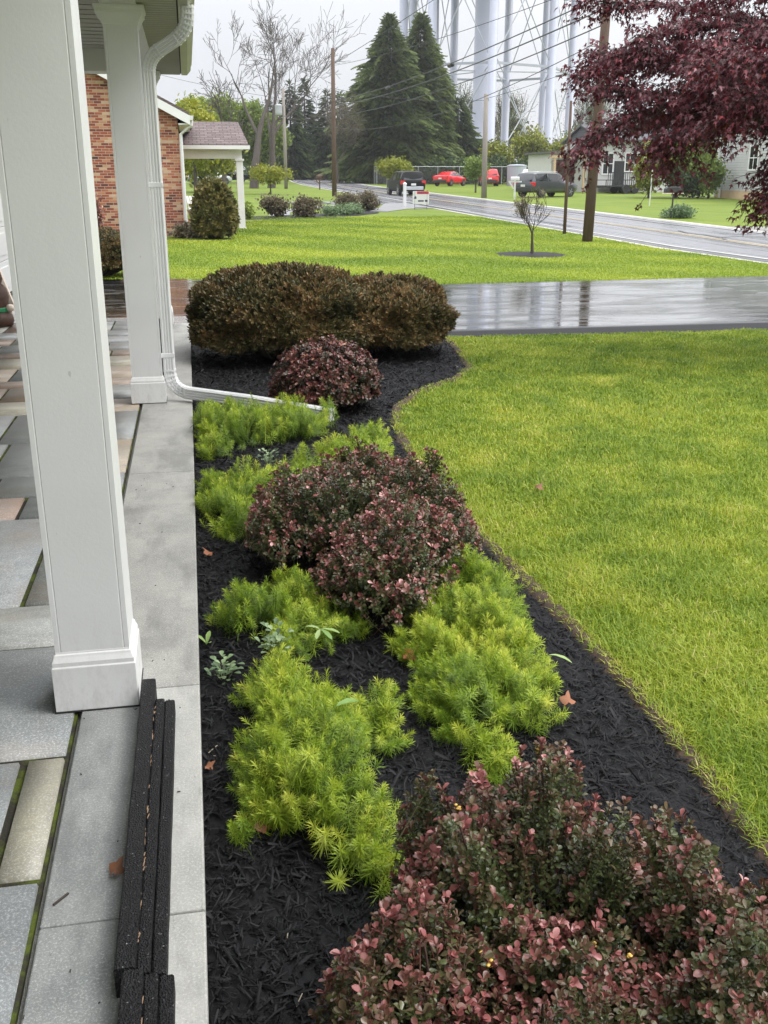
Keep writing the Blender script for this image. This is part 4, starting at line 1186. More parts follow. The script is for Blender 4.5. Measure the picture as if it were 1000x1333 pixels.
def maple():
    r = np.random.default_rng(77); rr = random.Random(77); B = np.array([7.1, 8.9, -.1])
    t = thing('purple_maple', 'dark purple leaved maple hanging in from the right over the lawn', 'tree', tuple(B))
    fork = Vector((7.0, 8.9, 1.25)); limbs = []
    def L(*pts): limbs.append([fork] + [Vector(p) for p in pts])
    L((6.0, 8.9, 2.1), (4.95, 9.0, 2.42), (4.35, 9.1, 2.55), (3.66, 9.2, 2.62))
    L((6.1, 9.0, 2.3), (5.3, 9.2, 2.85), (4.4, 9.3, 3.05), (3.62, 9.3, 3.08))
    L((6.2, 8.8, 2.0), (5.1, 8.9, 2.26), (4.3, 9.1, 2.30), (3.66, 9.1, 2.32))
    L((6.1, 8.8, 1.9), (5.1, 8.8, 2.06), (4.35, 8.8, 2.22), (3.85, 8.95, 2.10), (3.42, 9.0, 1.84))
    L((6.0, 8.7, 1.8), (5.0, 8.7, 2.06), (4.5, 8.6, 2.06), (4.2, 8.6, 1.95), (4.05, 8.65, 1.82))
    L((6.0, 8.5, 1.85), (5.45, 8.4, 2.05), (5.25, 8.4, 1.92), (5.25, 8.4, 1.64))
    L((6.0, 8.5, 1.95), (5.4, 8.4, 1.86), (5.02, 8.4, 1.62), (5.02, 8.4, 1.36))
    L((6.1, 9.0, 2.5), (5.2, 9.1, 2.85), (4.5, 9.0, 2.86), (3.95, 9.0, 2.76))
    L((6.2, 9.2, 2.4), (5.4, 9.5, 2.6), (4.7, 9.6, 2.72), (4.1, 9.7, 2.62))
    L((6.1, 8.7, 2.4), (5.5, 8.6, 2.66), (4.9, 8.5, 2.74), (4.3, 8.5, 2.66))
    L((6.2, 8.6, 2.2), (5.6, 8.5, 2.38), (5.0, 8.5, 2.42), (4.4, 8.6, 2.3))
    L((6.2, 9.0, 2.1), (5.6, 9.1, 2.22), (4.9, 9.3, 2.2), (4.3, 9.4, 2.12))
    L((6.3, 9.0, 2.6), (5.8, 8.9, 3.0), (5.2, 8.8, 3.15), (4.6, 8.8, 3.12))
    L((6.1, 8.3, 2.1), (5.2, 8.0, 2.45), (4.6, 7.9, 2.5), (4.0, 8.0, 2.42))
    L((6.1, 8.4, 1.9), (5.1, 8.2, 2.22), (4.6, 8.1, 2.2), (4.3, 8.1, 2.05))
    L((6.2, 9.4, 2.2), (5.3, 9.9, 2.6), (4.5, 10.2, 2.7), (3.95, 10.3, 2.6))
    L((6.2, 9.5, 2.0), (5.2, 9.9, 2.15), (4.5, 10.0, 2.1))
    L((6.3, 8.6, 2.5), (5.6, 8.4, 3.2), (4.8, 8.4, 3.6), (4.0, 8.5, 3.6))
    L((6.6, 9.2, 2.8), (6.1, 9.5, 3.7), (5.3, 9.7, 4.1)); L((7.2, 8.8, 2.8), (7.3, 8.6, 3.9), (7.2, 8.5, 4.5)); L((7.8, 8.5, 2.4), (8.7, 8.2, 3.0), (9.6, 8.1, 2.9))
    L((7.7, 9.6, 2.3), (8.4, 10.3, 2.8), (9.0, 10.9, 2.6)); L((7.3, 7.9, 2.2), (7.6, 7.0, 2.7), (7.8, 6.2, 2.5)); L((6.6, 8.0, 2.0), (6.1, 7.2, 2.4), (5.6, 6.7, 2.3))
    L((7.6, 8.2, 1.9), (8.5, 7.6, 2.1), (9.3, 7.2, 1.9)); L((7.5, 9.3, 2.9), (8.3, 9.6, 3.7), (8.8, 9.7, 3.9)); L((6.6, 9.8, 2.1), (6.4, 10.7, 2.4), (6.2, 11.3, 2.2))
    tr = MB(); br = MB(); lf = []
    tr.tube([B * np.array([1, 1, 0]) + np.array([0, 0, -.12]), (7.08, 8.9, .2), (7.04, 8.9, .8), tuple(fork)], [.17, .13, .115, .11], 12, False)
    def smooth(pts, n=5):
        o = []
        for i in range(len(pts) - 1):
            p0 = pts[max(i - 1, 0)]; p1 = pts[i]; p2 = pts[i + 1]; p3 = pts[min(i + 2, len(pts) - 1)]
            for k in range(n):
                q = k / n; o.append(.5 * ((2 * p1) + (p2 - p0) * q + (2 * p0 - 5 * p1 + 4 * p2 - p3) * q * q + (3 * p1 - p0 - 3 * p2 + p3) * q ** 3))
        return o + [pts[-1]]
    for li, lm in enumerate(limbs):
        ps = smooth(lm); n = len(ps); vis = 1.0 if li < 18 else .55
        tr.tube(ps, [.034 * (1 - i / n) ** .8 + .005 for i in range(n)], 7, False)
        for i in range(int(n * .26), n):
            f = i / n
            for k in range(7 if vis == 1 else 3):
                d = (ps[i] - ps[i - 1]).normalized(); side = Vector((rr.uniform(-1, 1), rr.uniform(-1, 1), rr.uniform(-.35, .45)))
                q = (d * .55 + side * .8).normalized(); Ln = rr.uniform(.28, .62) * (1.1 - .55 * f)
                a = ps[i]; m_ = a + q * Ln * .55 + Vector((0, 0, .02)); e = a + q * Ln + Vector((0, 0, -.07 * rr.random()))
                br.tube([a, m_, e], [.005, .0035, .002], 3, False)
                for s_ in range(int(19 * vis)):
                    g = rr.uniform(.25, 1.08); p = a.lerp(m_, g / .55) if g < .55 else m_.lerp(e, (g - .55) / .45)
                    lf.append((p.x + rr.gauss(0, .035), p.y + rr.gauss(0, .035), p.z + rr.gauss(-.02, .03), q.x, q.y))
    lf = np.array(lf); n = len(lf)
    # leaves hang: the tip (x axis) points out and down, the face is turned up and outwards
    az = np.arctan2(lf[:, 4], lf[:, 3]) + r.normal(0, .9, n); el = -r.uniform(.15, 1.25, n); roll = r.normal(0, .5, n)
    ox = np.stack([np.cos(az) * np.cos(el), np.sin(az) * np.cos(el), np.sin(el)], 1); oy = np.stack([-np.sin(az), np.cos(az), np.zeros(n)], 1); oz = np.cross(ox, oy)
    c, s_ = np.cos(roll)[:, None], np.sin(roll)[:, None]; oy, oz = oy * c + oz * s_, oz * c - oy * s_
    Mx = np.stack([ox, oy, oz], 2) * r.uniform(.062, .105, n)[:, None, None]; pk = r.integers(0, len(ML), n); Vs, Fs, Ts, off = [], [], [], 0
    tt = np.clip(.50 + r.normal(0, .15, n) + (r.random(n) < .05) * .35, 0, 1)
    for k, (V, F, T) in enumerate(ML):
        i = np.where(pk == k)[0]; v = np.einsum('nij,vj->nvi', Mx[i], V) + lf[i][:, None, :3] - B
        Vs.append(v.reshape(-1, 3)); Fs.append((F[None] + (np.arange(len(i)) * len(V))[:, None, None] + off).reshape(-1, 3)); Ts.append(np.repeat(tt[i], len(F))); off += len(i) * len(V)
    mesh_np('foliage', np.concatenate(Vs), np.concatenate(Fs), M['maple'], t, np.concatenate(Ts))
    tr.build('trunk', M['bark_dark'], t, True).location = -Vector(B); br.build('twigs', M['bark_dark'], t).location = -Vector(B)
    m = MB(); m.tube([(3.97, 8.72, 1.56), (3.95, 8.76, 1.45), (3.90, 8.78, 1.36)], .0022, 4)
    tw = m.build('hanging_twig', M['bark_dark'], t); tw.location = -Vector(B)
    P = np.array([(3.90, 8.78, 1.36), (3.88, 8.78, 1.345), (3.86, 8.78, 1.325), (3.91, 8.77, 1.335), (3.87, 8.79, 1.30)]); V, F, T = scatter(ML, P - B, r.normal(0, 1, (5, 3)), .07, .2, rg=r)
    mesh_np('leaf_cluster', V + 0 * B, F, M['maple'], tw, np.clip(T, 0, 1)).location = Vector(B)
    t.location = tuple(B + np.array([.15, 0, .04]))


maple()

# ---- trees down the street
bare_tree('tall bare tree with twin leaning trunks left of the brown utility pole', 'bare_tree', (6.0, 95), 23.5, .44, 5, depth=6, stems=1, L0=.27, ratio=.70, up=.10, minr=.017, nk=(2, 4))
bare_tree('tall bare tree standing close behind the twin trunked one', 'bare_tree', (7.7, 96.5), 22.5, .40, 12, depth=6, stems=1, lean=(.05, 0), L0=.27, ratio=.70, up=.10, minr=.017, nk=(2, 4))
bare_tree('bare tree spreading over the neighbour porch roof', 'bare_tree', (3.4, 98), 16.5, .26, 23, depth=5, lean=(-.10, 0), L0=.27, ratio=.72, up=.05, minr=.022, nk=(2, 4))
leafy_tree('pale green spring tree behind the bare trees', 'spring_tree', (2.8, 118), 10.0, 5.0, 'green_leaf', 31, 2600, .85, 2.0, group='green trees down the street')
leafy_tree('broad mid green tree to the right of the bare trunks', 'spring_tree', (8.6, 122), 9.6, 4.2, 'green_leaf', 32, 2400, .72, 2.0, .15, group='green trees down the street')
leafy_tree('yellow leaved tree above the neighbour porch roof', 'yellow_tree', (.6, 74), 6.6, 2.2, 'yellow_leaf', 33, 700, .55, 1.5, .25)
leafy_tree('bright yellow green tree seen through the neighbour porch opening', 'yellow_tree', (1.2, 82), 4.4, 3.6, 'yellow_leaf', 34, 800, .40, 1.8, .18)
leafy_tree('small yellowish crooked tree on the lawn before the bare trunks', 'small_tree', (6.0, 76), 2.0, 1.7, 'yellow_leaf', 35, 330, .42, 1.0, .42)
for k, (x, y, H, w) in enumerate(((15.0, 150, 13.5, 3.4), (17.5, 154, 14.2, 3.2), (20.6, 152, 12.6, 3.6), (23.5, 160, 13.0, 3.6), (12.6, 158, 11.5, 3.2))):
    conifer(['dark evergreen at the far end of the street, third from the tall bare trees', 'tallest pointed evergreen at the far end of the street', 'dark evergreen right behind the brown utility pole', 'dark evergreen between the brown pole and the big spruces', 'dark evergreen nearest the tall bare trees at the street end'][k], (x, y), H, w, 140 + k, 'far evergreens at the street end', 1100, .30, 'evergreen_tree')
bare_tree('pinkish beige budding tree beside the brown utility pole', 'budding_tree', (17.0, 118), 10.5, .20, 41, depth=5, leaves='tan_leaf', lt=.45, lsc=1.3, group='budding trees', tpl=CT_fine)
conifer('big dark spruce beside the street, leftmost of the two', (23.9, 122), 18.4, 6.0, 151, 'big dark spruces beside the street', 8500, .62, pw=.78)
conifer('big dark spruce nearest the water tower', (28.0, 124), 18.9, 5.3, 152, 'big dark spruces beside the street', 8000, .66, pw=.78)
conifer('low dark evergreen skirting the foot of the big spruces', (33.0, 125), 10.0, 3.6, 153, 'big dark spruces beside the street', 1900, .46, pw=.7)
for k, (x, y, H, lf) in enumerate(((47, 172, 17, .35), (57.5, 173, 20.5, .5), (65.5, 172, 16, .45), (72, 176, 18, .4), (53, 168, 14, .5))):
    bare_tree(['budding tree seen left of the big tower column', 'tallest budding tree, right of the big tower column', 'budding tree right of the tower legs', 'budding tree partly behind the maple crown', 'shorter budding tree among the tower legs'][k], 'budding_tree', (x, y), H, .26, 160 + k, 'bark_grey', 5, 1, 'tan_leaf' if k % 2 else 'green_leaf', lf, 1.7, group='budding trees behind the tower', tpl=CT_fine, nleaf=1, minr=.03)
for k, (x, y, H, w, mt) in enumerate(((40.6, 120, 6.6, 2.6, 'yellow_leaf'), (36.2, 119, 5.0, 2.2, 'yellow_leaf'), (44.8, 121, 5.6, 2.6, 'yellow_leaf'), (49.5, 124, 7.5, 3, 'green_leaf'))):
    leafy_tree(['yellow green open tree at the tower foot, right of the grey tank', 'yellow green open tree at the tower foot, left of the grey tank', 'yellow green open tree behind the grey car', 'green tree at the tower foot, farthest right'][k], 'spring_tree', (x, y), H, w, mt, 170 + k, 330, .35, 1.9, .25, group='spring trees at the tower foot')
leafy_tree('flat topped pollarded yellow green tree beside the black car', 'small_tree', (18.9, 93), 2.5, 2.0, 'yellow_leaf', 181, 520, .33, 1.3, .45, group=None)
leafy_tree('young light green tree in front of the red cars', 'small_tree', (22.4, 79), 2.7, 1.25, 'green_leaf', 182, 260, .62, 1.0, .38)
# the young tree in its mulch ring
bare_tree('young vase shaped tree with few leaves in a black mulch ring', 'young_tree', (8.03, 23.25), 2.05, .045, 191, 'bark_dark', 4, 1, 'tan_leaf', .70, .15, .26, (0, 0), .26, None, 1, CT, minr=.006, ratio=.78)
m = MB(); vs = [(8.03 + (.86 + rnd.uniform(-.05, .05)) * math.cos(a), 23.3 + (1.0 + rnd.uniform(-.06, .06)) * math.sin(a)) for a in [i * 2 * PI / 30 for i in range(30)]]
m.add([(8.03, 23.3, -.055)] + [(x, y, -.092) for x, y in vs], [(0, i + 1, (i + 1) % 30 + 1) for i in range(30)])
tag(m.build('mulch_ring', M['mulch']), kind='structure')

# ------------------------------------------------------------------ neighbour's brick house
X0, YF = -.16, 31.4
nh = thing('brick_house', 'red brick neighbour house with white gable trim and a side porch', 'house', (0, 0, 0))
pitch = .52; ridge_x = -5.5; ze = 3.42
m = MB(); zr = ze + (X0 - ridge_x) * pitch
m.prism([(-10.8, YF, -.3), (X0, YF, -.3), (X0, YF, ze), (ridge_x, YF, zr), (-10.8, YF, ze)], (0, 14, 0)); m.build('wall', M['brick'], nh)
m = MB(); o = .34
m.prism([(ridge_x, YF - .3, zr + .12), (X0 + o, YF - .3, ze - o * pitch + .14), (X0 + o, YF - .3, ze - o * pitch + .22), (ridge_x, YF - .3, zr + .20), (-10.8 - o, YF - .3, ze - o * pitch + .22), (-10.8 - o, YF - .3, ze - o * pitch + .14)], (0, 14.6, 0))
rf = m.build('roof', M['shingle'], nh)
m = MB(); m.prism([(ridge_x, YF - .31, zr - .10), (X0 + o, YF - .31, ze - o * pitch - .12), (X0 + o, YF - .31, ze - o * pitch + .135), (ridge_x, YF - .31, zr + .115)], (0, .06, 0))
m.prism([(ridge_x, YF - .31, zr - .10), (-10.8 - o, YF - .31, ze - o * pitch - .12), (-10.8 - o, YF - .31, ze - o * pitch + .135), (ridge_x, YF - .31, zr + .115)], (0, .06, 0))
m.box(X0 + .02, X0 + o, YF - .25, YF + 14.2, ze - o * pitch - .12, ze - o * pitch - .08); m.box(X0 + o, X0 + o + .02, YF - .31, YF + 14.2, ze - o * pitch - .12, ze - o * pitch + .14)
m.build('gable_trim', M['white'], rf)
m = MB(); m.prism([(X0 + o + .02, YF - .3, ze - .17), (X0 + o + .09, YF - .3, ze - .17), (X0 + o + .13, YF - .3, ze - .05), (X0 + o + .02, YF - .3, ze - .05)], (0, 14.4, 0)); m.build('gutter', M['white_gloss'], rf)
m = MB(); m.tube([(X0 + o + .07, YF - .15, ze - .17), (X0 + o + .05, YF - .15, ze - .30), (X0 + .07, YF - .07, ze - .55), (X0 + .07, YF - .07, .45), (X0 + .07, YF - .07, .4)], .05, 6); d = m.build('downspout', M['white_gloss'], nh)
m = MB(); m.tube([(X0 + .07, YF - .07, .42), (X0 + .07, YF - .07, -.1)], .065, 8); m.build('drain_boot', M['metal_dark'], d)
# side porch: shed/gable roof running out towards the street
m = MB(); px0, px1, py0, py1 = X0, 1.95, 35.0, 39.0; pr = 37.0
for s_, a in ((1, py0 - .25), (-1, py1 + .25)):
    m.prism([(px0, a, 2.66), (px1 + .12, a, 2.66), (px1 - .08, pr, 3.46), (px0, pr, 3.46)], (0, 0, .06))
prf = m.build('porch_roof', M['shingle'], nh)
m = MB()
m.box(px0, px1 + .16, py0 - .36, py0 - .24, 2.56, 2.68); m.box(px0, px1 - .10, py0 - .05, py0 + .12, 2.27, 2.60); m.box(px1 - .28, px1 - .10, py0 + .12, py1, 2.27, 2.60)
for i in range(14): m.box(px0 + .1 + i * .13, px0 + .17 + i * .13, py0 - .09, py0 - .05, 2.44, 2.54)
m.box(px0, px1 + .05, py0 - .24, py1 + .2, 2.60, 2.63)
m.build('cornice', M['white'], prf)
m = MB(); m.box(px1 - .34, px1 - .04, py0 - .11, py0 + .18, 2.20, 2.268); m.box(px1 - .30, px1 - .08, py0 - .07, py0 + .14, -.02, 2.20); m.box(px1 - .35, px1 - .03, py0 - .12, py0 + .19, -.1, .06); m.build('column', M['white'], nh, bevel=.01)
m = MB(); m.box(px0 + .1, px1 - .15, py0 - .06, py1, -.2, -.02); m.box(px0 + .02, px0 + .5, 33.2, 34.9, -.2, .35); m.build('porch_floor', M['brick'], nh)
m = MB(); m.lathe([(.02, .12), (.10, .1), (.09, -.14), (.03, -.17)], (.9, 36.5, 2.42), 8); m.build('lantern', M['metal_dark'], nh)
m = MB(); m.box(px0, px0 + .12, 34.96, 35.08, -.02, 2.27); m.build('corner_post', M['white'], nh)
c = thing('porch_chair', 'white slatted chair on the brick house porch', 'chair', (.32, 34.5, -.02), .5)
m = MB()
for i in range(4): m.prism([(-.22 + i * .115, .10, .42), (-.13 + i * .115, .10, .42), (-.13 + i * .115, .38, 1.12), (-.22 + i * .115, .38, 1.12)], (0, .02, .01))
m.build('backrest', M['white'], c)
m = MB(); m.box(-.26, .26, -.32, .14, .38, .41); m.build('seat', M['white'], c)
for sx in (-.24, .24):
    for sy in (-.28, .12): MB().box(sx - .025, sx + .025, sy - .025, sy + .025, 0, .38).build('leg', M['white'], c)
p = thing('planter_pot', 'grey planter pot on the brick house steps', 'pot', (.22, 33.6, .35))
m = MB(); m.lathe([(.16, 0), (.24, .30), (.27, .34), (.25, .36), (.20, .34)], n=14); m.build('pot', M['metal_grey'], p)
dome('upright olive brown shrub beside the brick house porch', 'upright_shrub', (.74, 30.25), (.60, .6), 1.58, -.1, 2300, 71, NBIG, 'olive', 2.2, .50, None, pw=2.0, low=-.7, lump=7)
dome('brown clipped shrub against the brick wall, seen between the columns', 'clipped_shrub', (-1.75, 19.4), (.95, .62), .72, -.1, 3200, 72, NTP, 'yew', 2.0, .42, None)
leafy_tree('reddish leaved small shrub in front of the brick wall', 'red_shrub', (-2.75, 29.4), 1.5, .55, 'barberry_dark', 73, 300, .6, .5, .1, cat='shrub')
for k, (x, y, H, w, mt, tn) in enumerate(((-1.2, 30.6, .55, .7, 'green_leaf', .3), (.0, 30.9, .40, .6, 'tan_leaf', .35), (2.1, 41.2, .62, .55, 'green_leaf', .75), (1.5, 39.6, .72, .5, 'yellow_leaf', .45))):
    leafy_tree(['low green shrub at the foot of the brick wall', 'low dull shrub beside the black drain boot', 'leafy perennial clump at the end of the neighbour bed', 'yellowish shrub beside the porch column'][k], 'low_shrub', (x, y), H, w, mt, 200 + k, 160, tn, .55, .05, group='low shrubs by the brick house', cat='shrub')
sheet('neighbour_bed', M['mulch'], [(1.5, 39.2), (2.5, 40.2), (4.2, 40.8), (6.2, 41.8), (8.4, 45.4), (9.3, 50.5), (8.3, 50.5), (6.8, 46.2), (4.3, 44.2), (2.4, 43)], .018)
for k, (x, y, H, w) in enumerate(((3.55, 42.6, .92, .66), (4.75, 42.4, .84, .62), (7.0, 46.2, .95, .75), (8.4, 48.6, .95, .70))):
    leafy_tree(['bronze twiggy shrub, nearest the brick house, in the neighbour bed', 'bronze twiggy shrub, second from the brick house, in the neighbour bed', 'bronze twiggy shrub behind the grey green plants', 'bronze twiggy shrub under the brown utility pole'][k], 'bronze_shrub', (x, y), H, w, 'tan_leaf', 210 + k, 420, .30, .55, .06, group='bronze shrubs in the neighbour bed', cat='shrub', bark='bark_red', lumps=12)
for k, (x, y) in enumerate(((5.9, 43.3), (6.6, 44.0), (7.2, 44.9))):
    leafy_tree(['silvery green low plant, nearest the brick house', 'silvery green low plant, middle one of the row', 'silvery green low plant, farthest in the row'][k], 'silver_plant', (x, y), .5, .5, 'sage', 220 + k, 220, .5, .42, .05, group='silvery plants in the neighbour bed', cat='plant')

# ------------------------------------------------------------------ water tower
WT = (43.3, 150.0); wz = tzf(150)
wt = thing('water_tower', 'huge pale grey water tower on many tall legs', 'water tower', (WT[0], WT[1], wz))
legs = [(56.69, 150), (50.6, 141.8), (40.87, 137.7), (33.6, 142.0), (31.14, 149), (34.08, 156.3), (38.13, 159.4), (41.66, 161.3), (50.48, 162), (55.0, 157.2)]
lg = MB(); lg.lathe([(1.0, -.3), (1.0, .5), (.62, .55), (.60, 34)], n=18); src = None
for i, (x, y) in enumerate(legs):
    loc = (x - WT[0], y - WT[1], 0)
    if src is None: src = lg.build('leg', M['tower'], wt, True, loc=loc)
    else:
        o = src.copy(); COL.objects.link(o); o.parent = wt; o.location = loc
m = MB(); m.lathe([(1.9, -.3), (1.9, .8), (1.52, 1.0), (1.50, 34)], n=24); m.build('central_riser', M['tower'], wt, True)
rel = [Vector((x - WT[0], y - WT[1], 0)) for x, y in legs]; rel = sorted(rel, key=lambda v: math.atan2(v.y, v.x))
for lv, (za, zb_) in enumerate(((1.0, 14.8), (14.8, 31))):
    for i in range(len(rel)):
        a, b2 = rel[i], rel[(i + 1) % len(rel)]
        m = MB(); m.tube([a + Vector((0, 0, za)), b2 + Vector((0, 0, zb_))], .075, 6); m.tube([b2 + Vector((0, 0, za)), a + Vector((0, 0, zb_))], .075, 6); m.build('cross_rod', M['rod'], wt)
        MB().bar(a + Vector((0, 0, zb_)), b2 + Vector((0, 0, zb_)), .22, .3).build('strut', M['tower'], wt)
for i in range(0, len(rel), 2): MB().bar(rel[i] + Vector((0, 0, 14.9)), Vector((0, 0, 14.9)), .10, .14).build('spoke_rod', M['rod'], wt)
m = MB(); m.lathe([(1.5, 33), (6, 33.5), (11, 35), (13.6, 38), (14.2, 41), (13.4, 44), (10, 47), (4, 48.8), (.1, 49)], n=36); m.build('tank', M['tower'], wt, True)
m = MB()
for s_ in (-.2, .2): m.bar((12.2, -9.0 + s_, .5), (12.2, -9.0 + s_, 33), .06)
for i in range(100): m.bar((12.2, -9.2, .8 + i * .32), (12.2, -8.8, .8 + i * .32), .03)
m.build('ladder', M['rod'], wt)
# grey tank and chain link fence at its foot
tk = thing('storage_tank', 'small pale grey cylindrical tank at the tower foot', 'tank', (34.2, 105, tzf(105)))
m = MB(); m.lathe([(1.0, -.1), (1.0, 1.95), (1.04, 1.97), (1.04, 2.05), (.7, 2.13), (.05, 2.16)], n=22); m.build('shell', M['tower'], tk)
fc = thing('chain_link_fence', 'grey chain link fence running behind the parked cars', 'fence', (0, 0, 0))
fp = [Vector((25, 150, 0)), Vector((21.8, 127, 0)), Vector((20.7, 113, 0)), Vector((21.6, 106, 0)), Vector((27, 110.5, 0)), Vector((37, 111.5, 0)), Vector((47, 112, 0))]
mw = MB(); mr = MB()
for a, b2 in zip(fp[:-1], fp[1:]):
    n = int((b2 - a).length / 2.4); za, zb_ = tzf(a.y), tzf(b2.y)
    A = lambda f, h: a.lerp(b2, f) + Vector((0, 0, za + (zb_ - za) * f + h))
    for i in range(n): MB().tube([A(i / n, -.1), A(i / n, 1.95)], .035, 6).build('post', M['metal_grey'], fc)
    mr.tube([A(0, 1.9), A(1, 1.9)], .025, 5); L = (b2 - a).length; k = int(L / .16)
    for i in range(-12, k):
        for s_ in (0, 1):
            f0, f1 = i / k, (i + 11.6) / k
            h0, h1 = 0., 1.86
            if f0 < 0: h0 = -f0 / (f1 - f0) * 1.86; f0 = 0
            if f1 > 1: h1 = (1 - i / k) / (11.6 / k) * 1.86; f1 = 1
            if s_: mw.bar(A(1 - f0, h0 + .03), A(1 - f1, h1 + .03), .010)
            else: mw.bar(A(f0, h0 + .03), A(f1, h1 + .03), .010)
mr.build('rail', M['metal_grey'], fc); mw.build('mesh', M['metal_dark'], fc)
for k in range(9):
    leafy_tree(['dense dark shrub behind the fence left of the black car', 'dense dark shrub behind the fence next to the black car', 'dense dark shrub behind the fence right of the black car', 'dark shrub behind the fence left of the red hatchback', 'dark shrub behind the fence at the red hatchback', 'dark shrub behind the fence between the red cars', 'dark shrub behind the fence at the red sport utility car', 'dark shrub behind the fence beside the grey tank', 'dark shrub behind the fence past the grey tank'][k], 'fence_shrub', (22.6 + k * 2.9, (131, 121, 117, 115, 115, 115, 115, 116, 116)[k]), 3.0 + .5 * math.sin(k * 2.1), 2.3, 'spruce', 230 + k, 260, .45, 2.0, .03, group='dark shrubs behind the fence', cat='shrub')

# ------------------------------------------------------------------ poles and wires
def pole(label, x, y, h, r0, lean=(0, 0), mat='pole', extra=None, group='utility poles along the street'):
    t = thing('utility_pole', label, 'utility pole', (x, y, tzf(y)), 0, group)
    m = MB(); m.tube([(0, 0, -.2), (lean[0] * h * .5, lean[1] * h * .5, h * .5), (lean[0] * h, lean[1] * h, h)], [r0, r0 * .86, r0 * .7], 12); m.build('shaft', M[mat], t, True)
    for z in (extra or ()):
        m = MB(); m.lathe([(.02, -.10), (.05, -.06), (.035, -.02), (.05, .02), (.02, .06)], (lean[0] * z + r0, lean[1] * z, z), 8); m.build('insulator', M['metal_grey'], t)
    return t


pole('leaning brown utility pole on the lawn partly behind the maple', 11.1, 27.4, 8.6, .15, (.022, 0), 'pole', (7.9, 6.9))
pole('slim dark post standing on the lawn beside the street', 11.62, 30.6, 3.9, .055, (-.006, 0), 'pole', None, None)
pole('tall brown utility pole far down on the near side of the street', 9.95, 70.6, 9.3, .17, (.004, 0), 'pole', (8.9, 6.2, 5.7, 5.1))
pt = pole('farthest utility pole, carrying a transformer', 8.8, 93.6, 8.4, .17, (0, 0), 'pole_grey', (7.6,))
m = MB(); m.lathe([(.05, -.45), (.30, -.42), (.32, -.3), (.32, .38), (.26, .45), (.05, .47)], (-.45, -.1, 6.6), 14); m.build('transformer', M['metal_grey'], pt)
pole('short grey utility pole across the street beside the red cars', 19.42, 66.4, 6.4, .19, (-.012, 0), 'pole_grey', (6.1,))


def wire(label, a, b2, sag, r0=.014, box=None):
    a = Vector(a); b2 = Vector(b2); n = 26; pts = [a.lerp(b2, i / n) - Vector((0, 0, sag * 4 * (i / n) * (1 - i / n))) for i in range(n + 1)]
    m = MB(); m.tube(pts, r0, 5); o = tag(m.build('utility_wire', M['wire']), label, 'wire', 'overhead wires along the street')
    for bx_ in box or ():
        i = int(bx_ * n); d = (pts[i + 1] - pts[i]).normalized(); MB().tube([pts[i] - d * .3 + Vector((0, 0, -.06)), pts[i] - d * .25 + Vector((0, 0, -.06)), pts[i] + d * .25 + Vector((0, 0, -.06)), pts[i] + d * .3 + Vector((0, 0, -.06))], [.02, .09, .09, .02], 8).build('splice_box', M['metal_dark'], o)


A_ = lambda z: (11.1 + .022 * z, 27.3, z)
B_ = lambda z: (9.98, 70.6, z)
wire('uppermost of the thick wires to the brown pole', A_(6.28), B_(6.62), .35, .020, (.37, .62))
wire('middle thick wire to the brown pole, just under the uppermost', A_(5.94), B_(6.34), .40, .022)
wire('lowest thick wire to the brown pole', A_(5.55), B_(5.72), .45, .018)
wire('thin wire dipping between the leaning pole and the brown pole', A_(5.2), B_(5.0), .9, .012)
wire('high wire crossing the sky above the spruces to the far poles', (17.2, 24, 13.0), (8.9, 93.6, 8.9), .5, .018)
wire('upper wire between the brown pole and the far transformer pole', B_(6.6), (8.8, 93.6, 8.6), .3, .015)
wire('middle wire between the brown pole and the far transformer pole', B_(5.7), (8.8, 93.6, 7.9), .35, .015)
wire('lower wire between the brown pole and the far transformer pole', B_(5.0), (8.8, 93.6, 7.0), .35, .015)
wire('wire leaving the far transformer pole towards the left trees', (8.8, 93.6, 8.4), (-6, 97, 11.5), .3, .015)
wire('lower wire leaving the far transformer pole over the porch roof', (8.8, 93.6, 7.6), (-8, 92, 7.4), .3, .014)
wire('wire crossing the street to the short grey pole', (19.35, 66.4, 6.5), B_(7.4), .3, .014)
wire('wire running from the short grey pole towards the maple', (19.35, 66.4, 6.6), (23, 40, 9.0), .4, .014)
wire('pale wire high in front of the tower legs', (12, 27, 6.9), (9.98, 70.6, 8.8), .3, .012)

# ------------------------------------------------------------------ mailboxes, sign
def mailbox(name, label, x, y, h, rz, post, box, arm=False, white=False):
    t = thing(name, label, 'mailbox', (x, y, tzf(y)), rz, 'mailboxes along the street')
    m = MB(); m.box(-.05, .05, -.05, .05, -.1, h if not arm else h + .12)
    if arm: m.box(-.045, .045, -.42, .42, h - .12, h - .04); m.prism([(-.03, .05, h - .5), (-.03, .12, h - .5), (-.03, .40, h - .12), (-.03, .30, h - .12)], (.06, 0, 0))
    m.build('post', M[post], t, bevel=.008)
    m = MB(); w, hh, L = .10, .12, .26; pr = [(-w, -L, h), (w, -L, h), (w, -L, h + hh)] + [(w * math.cos(a), -L, h + hh + w * math.sin(a)) for a in [PI * i / 8 for i in range(1, 8)]] + [(-w, -L, h + hh)]
    bx = m.prism(pr, (0, 2 * L, 0)).build('box', M[box], t); MB().box(w, w + .012, .0, .03, h + .1, h + .24).build('flag', M['sign_red'], bx)
    return t


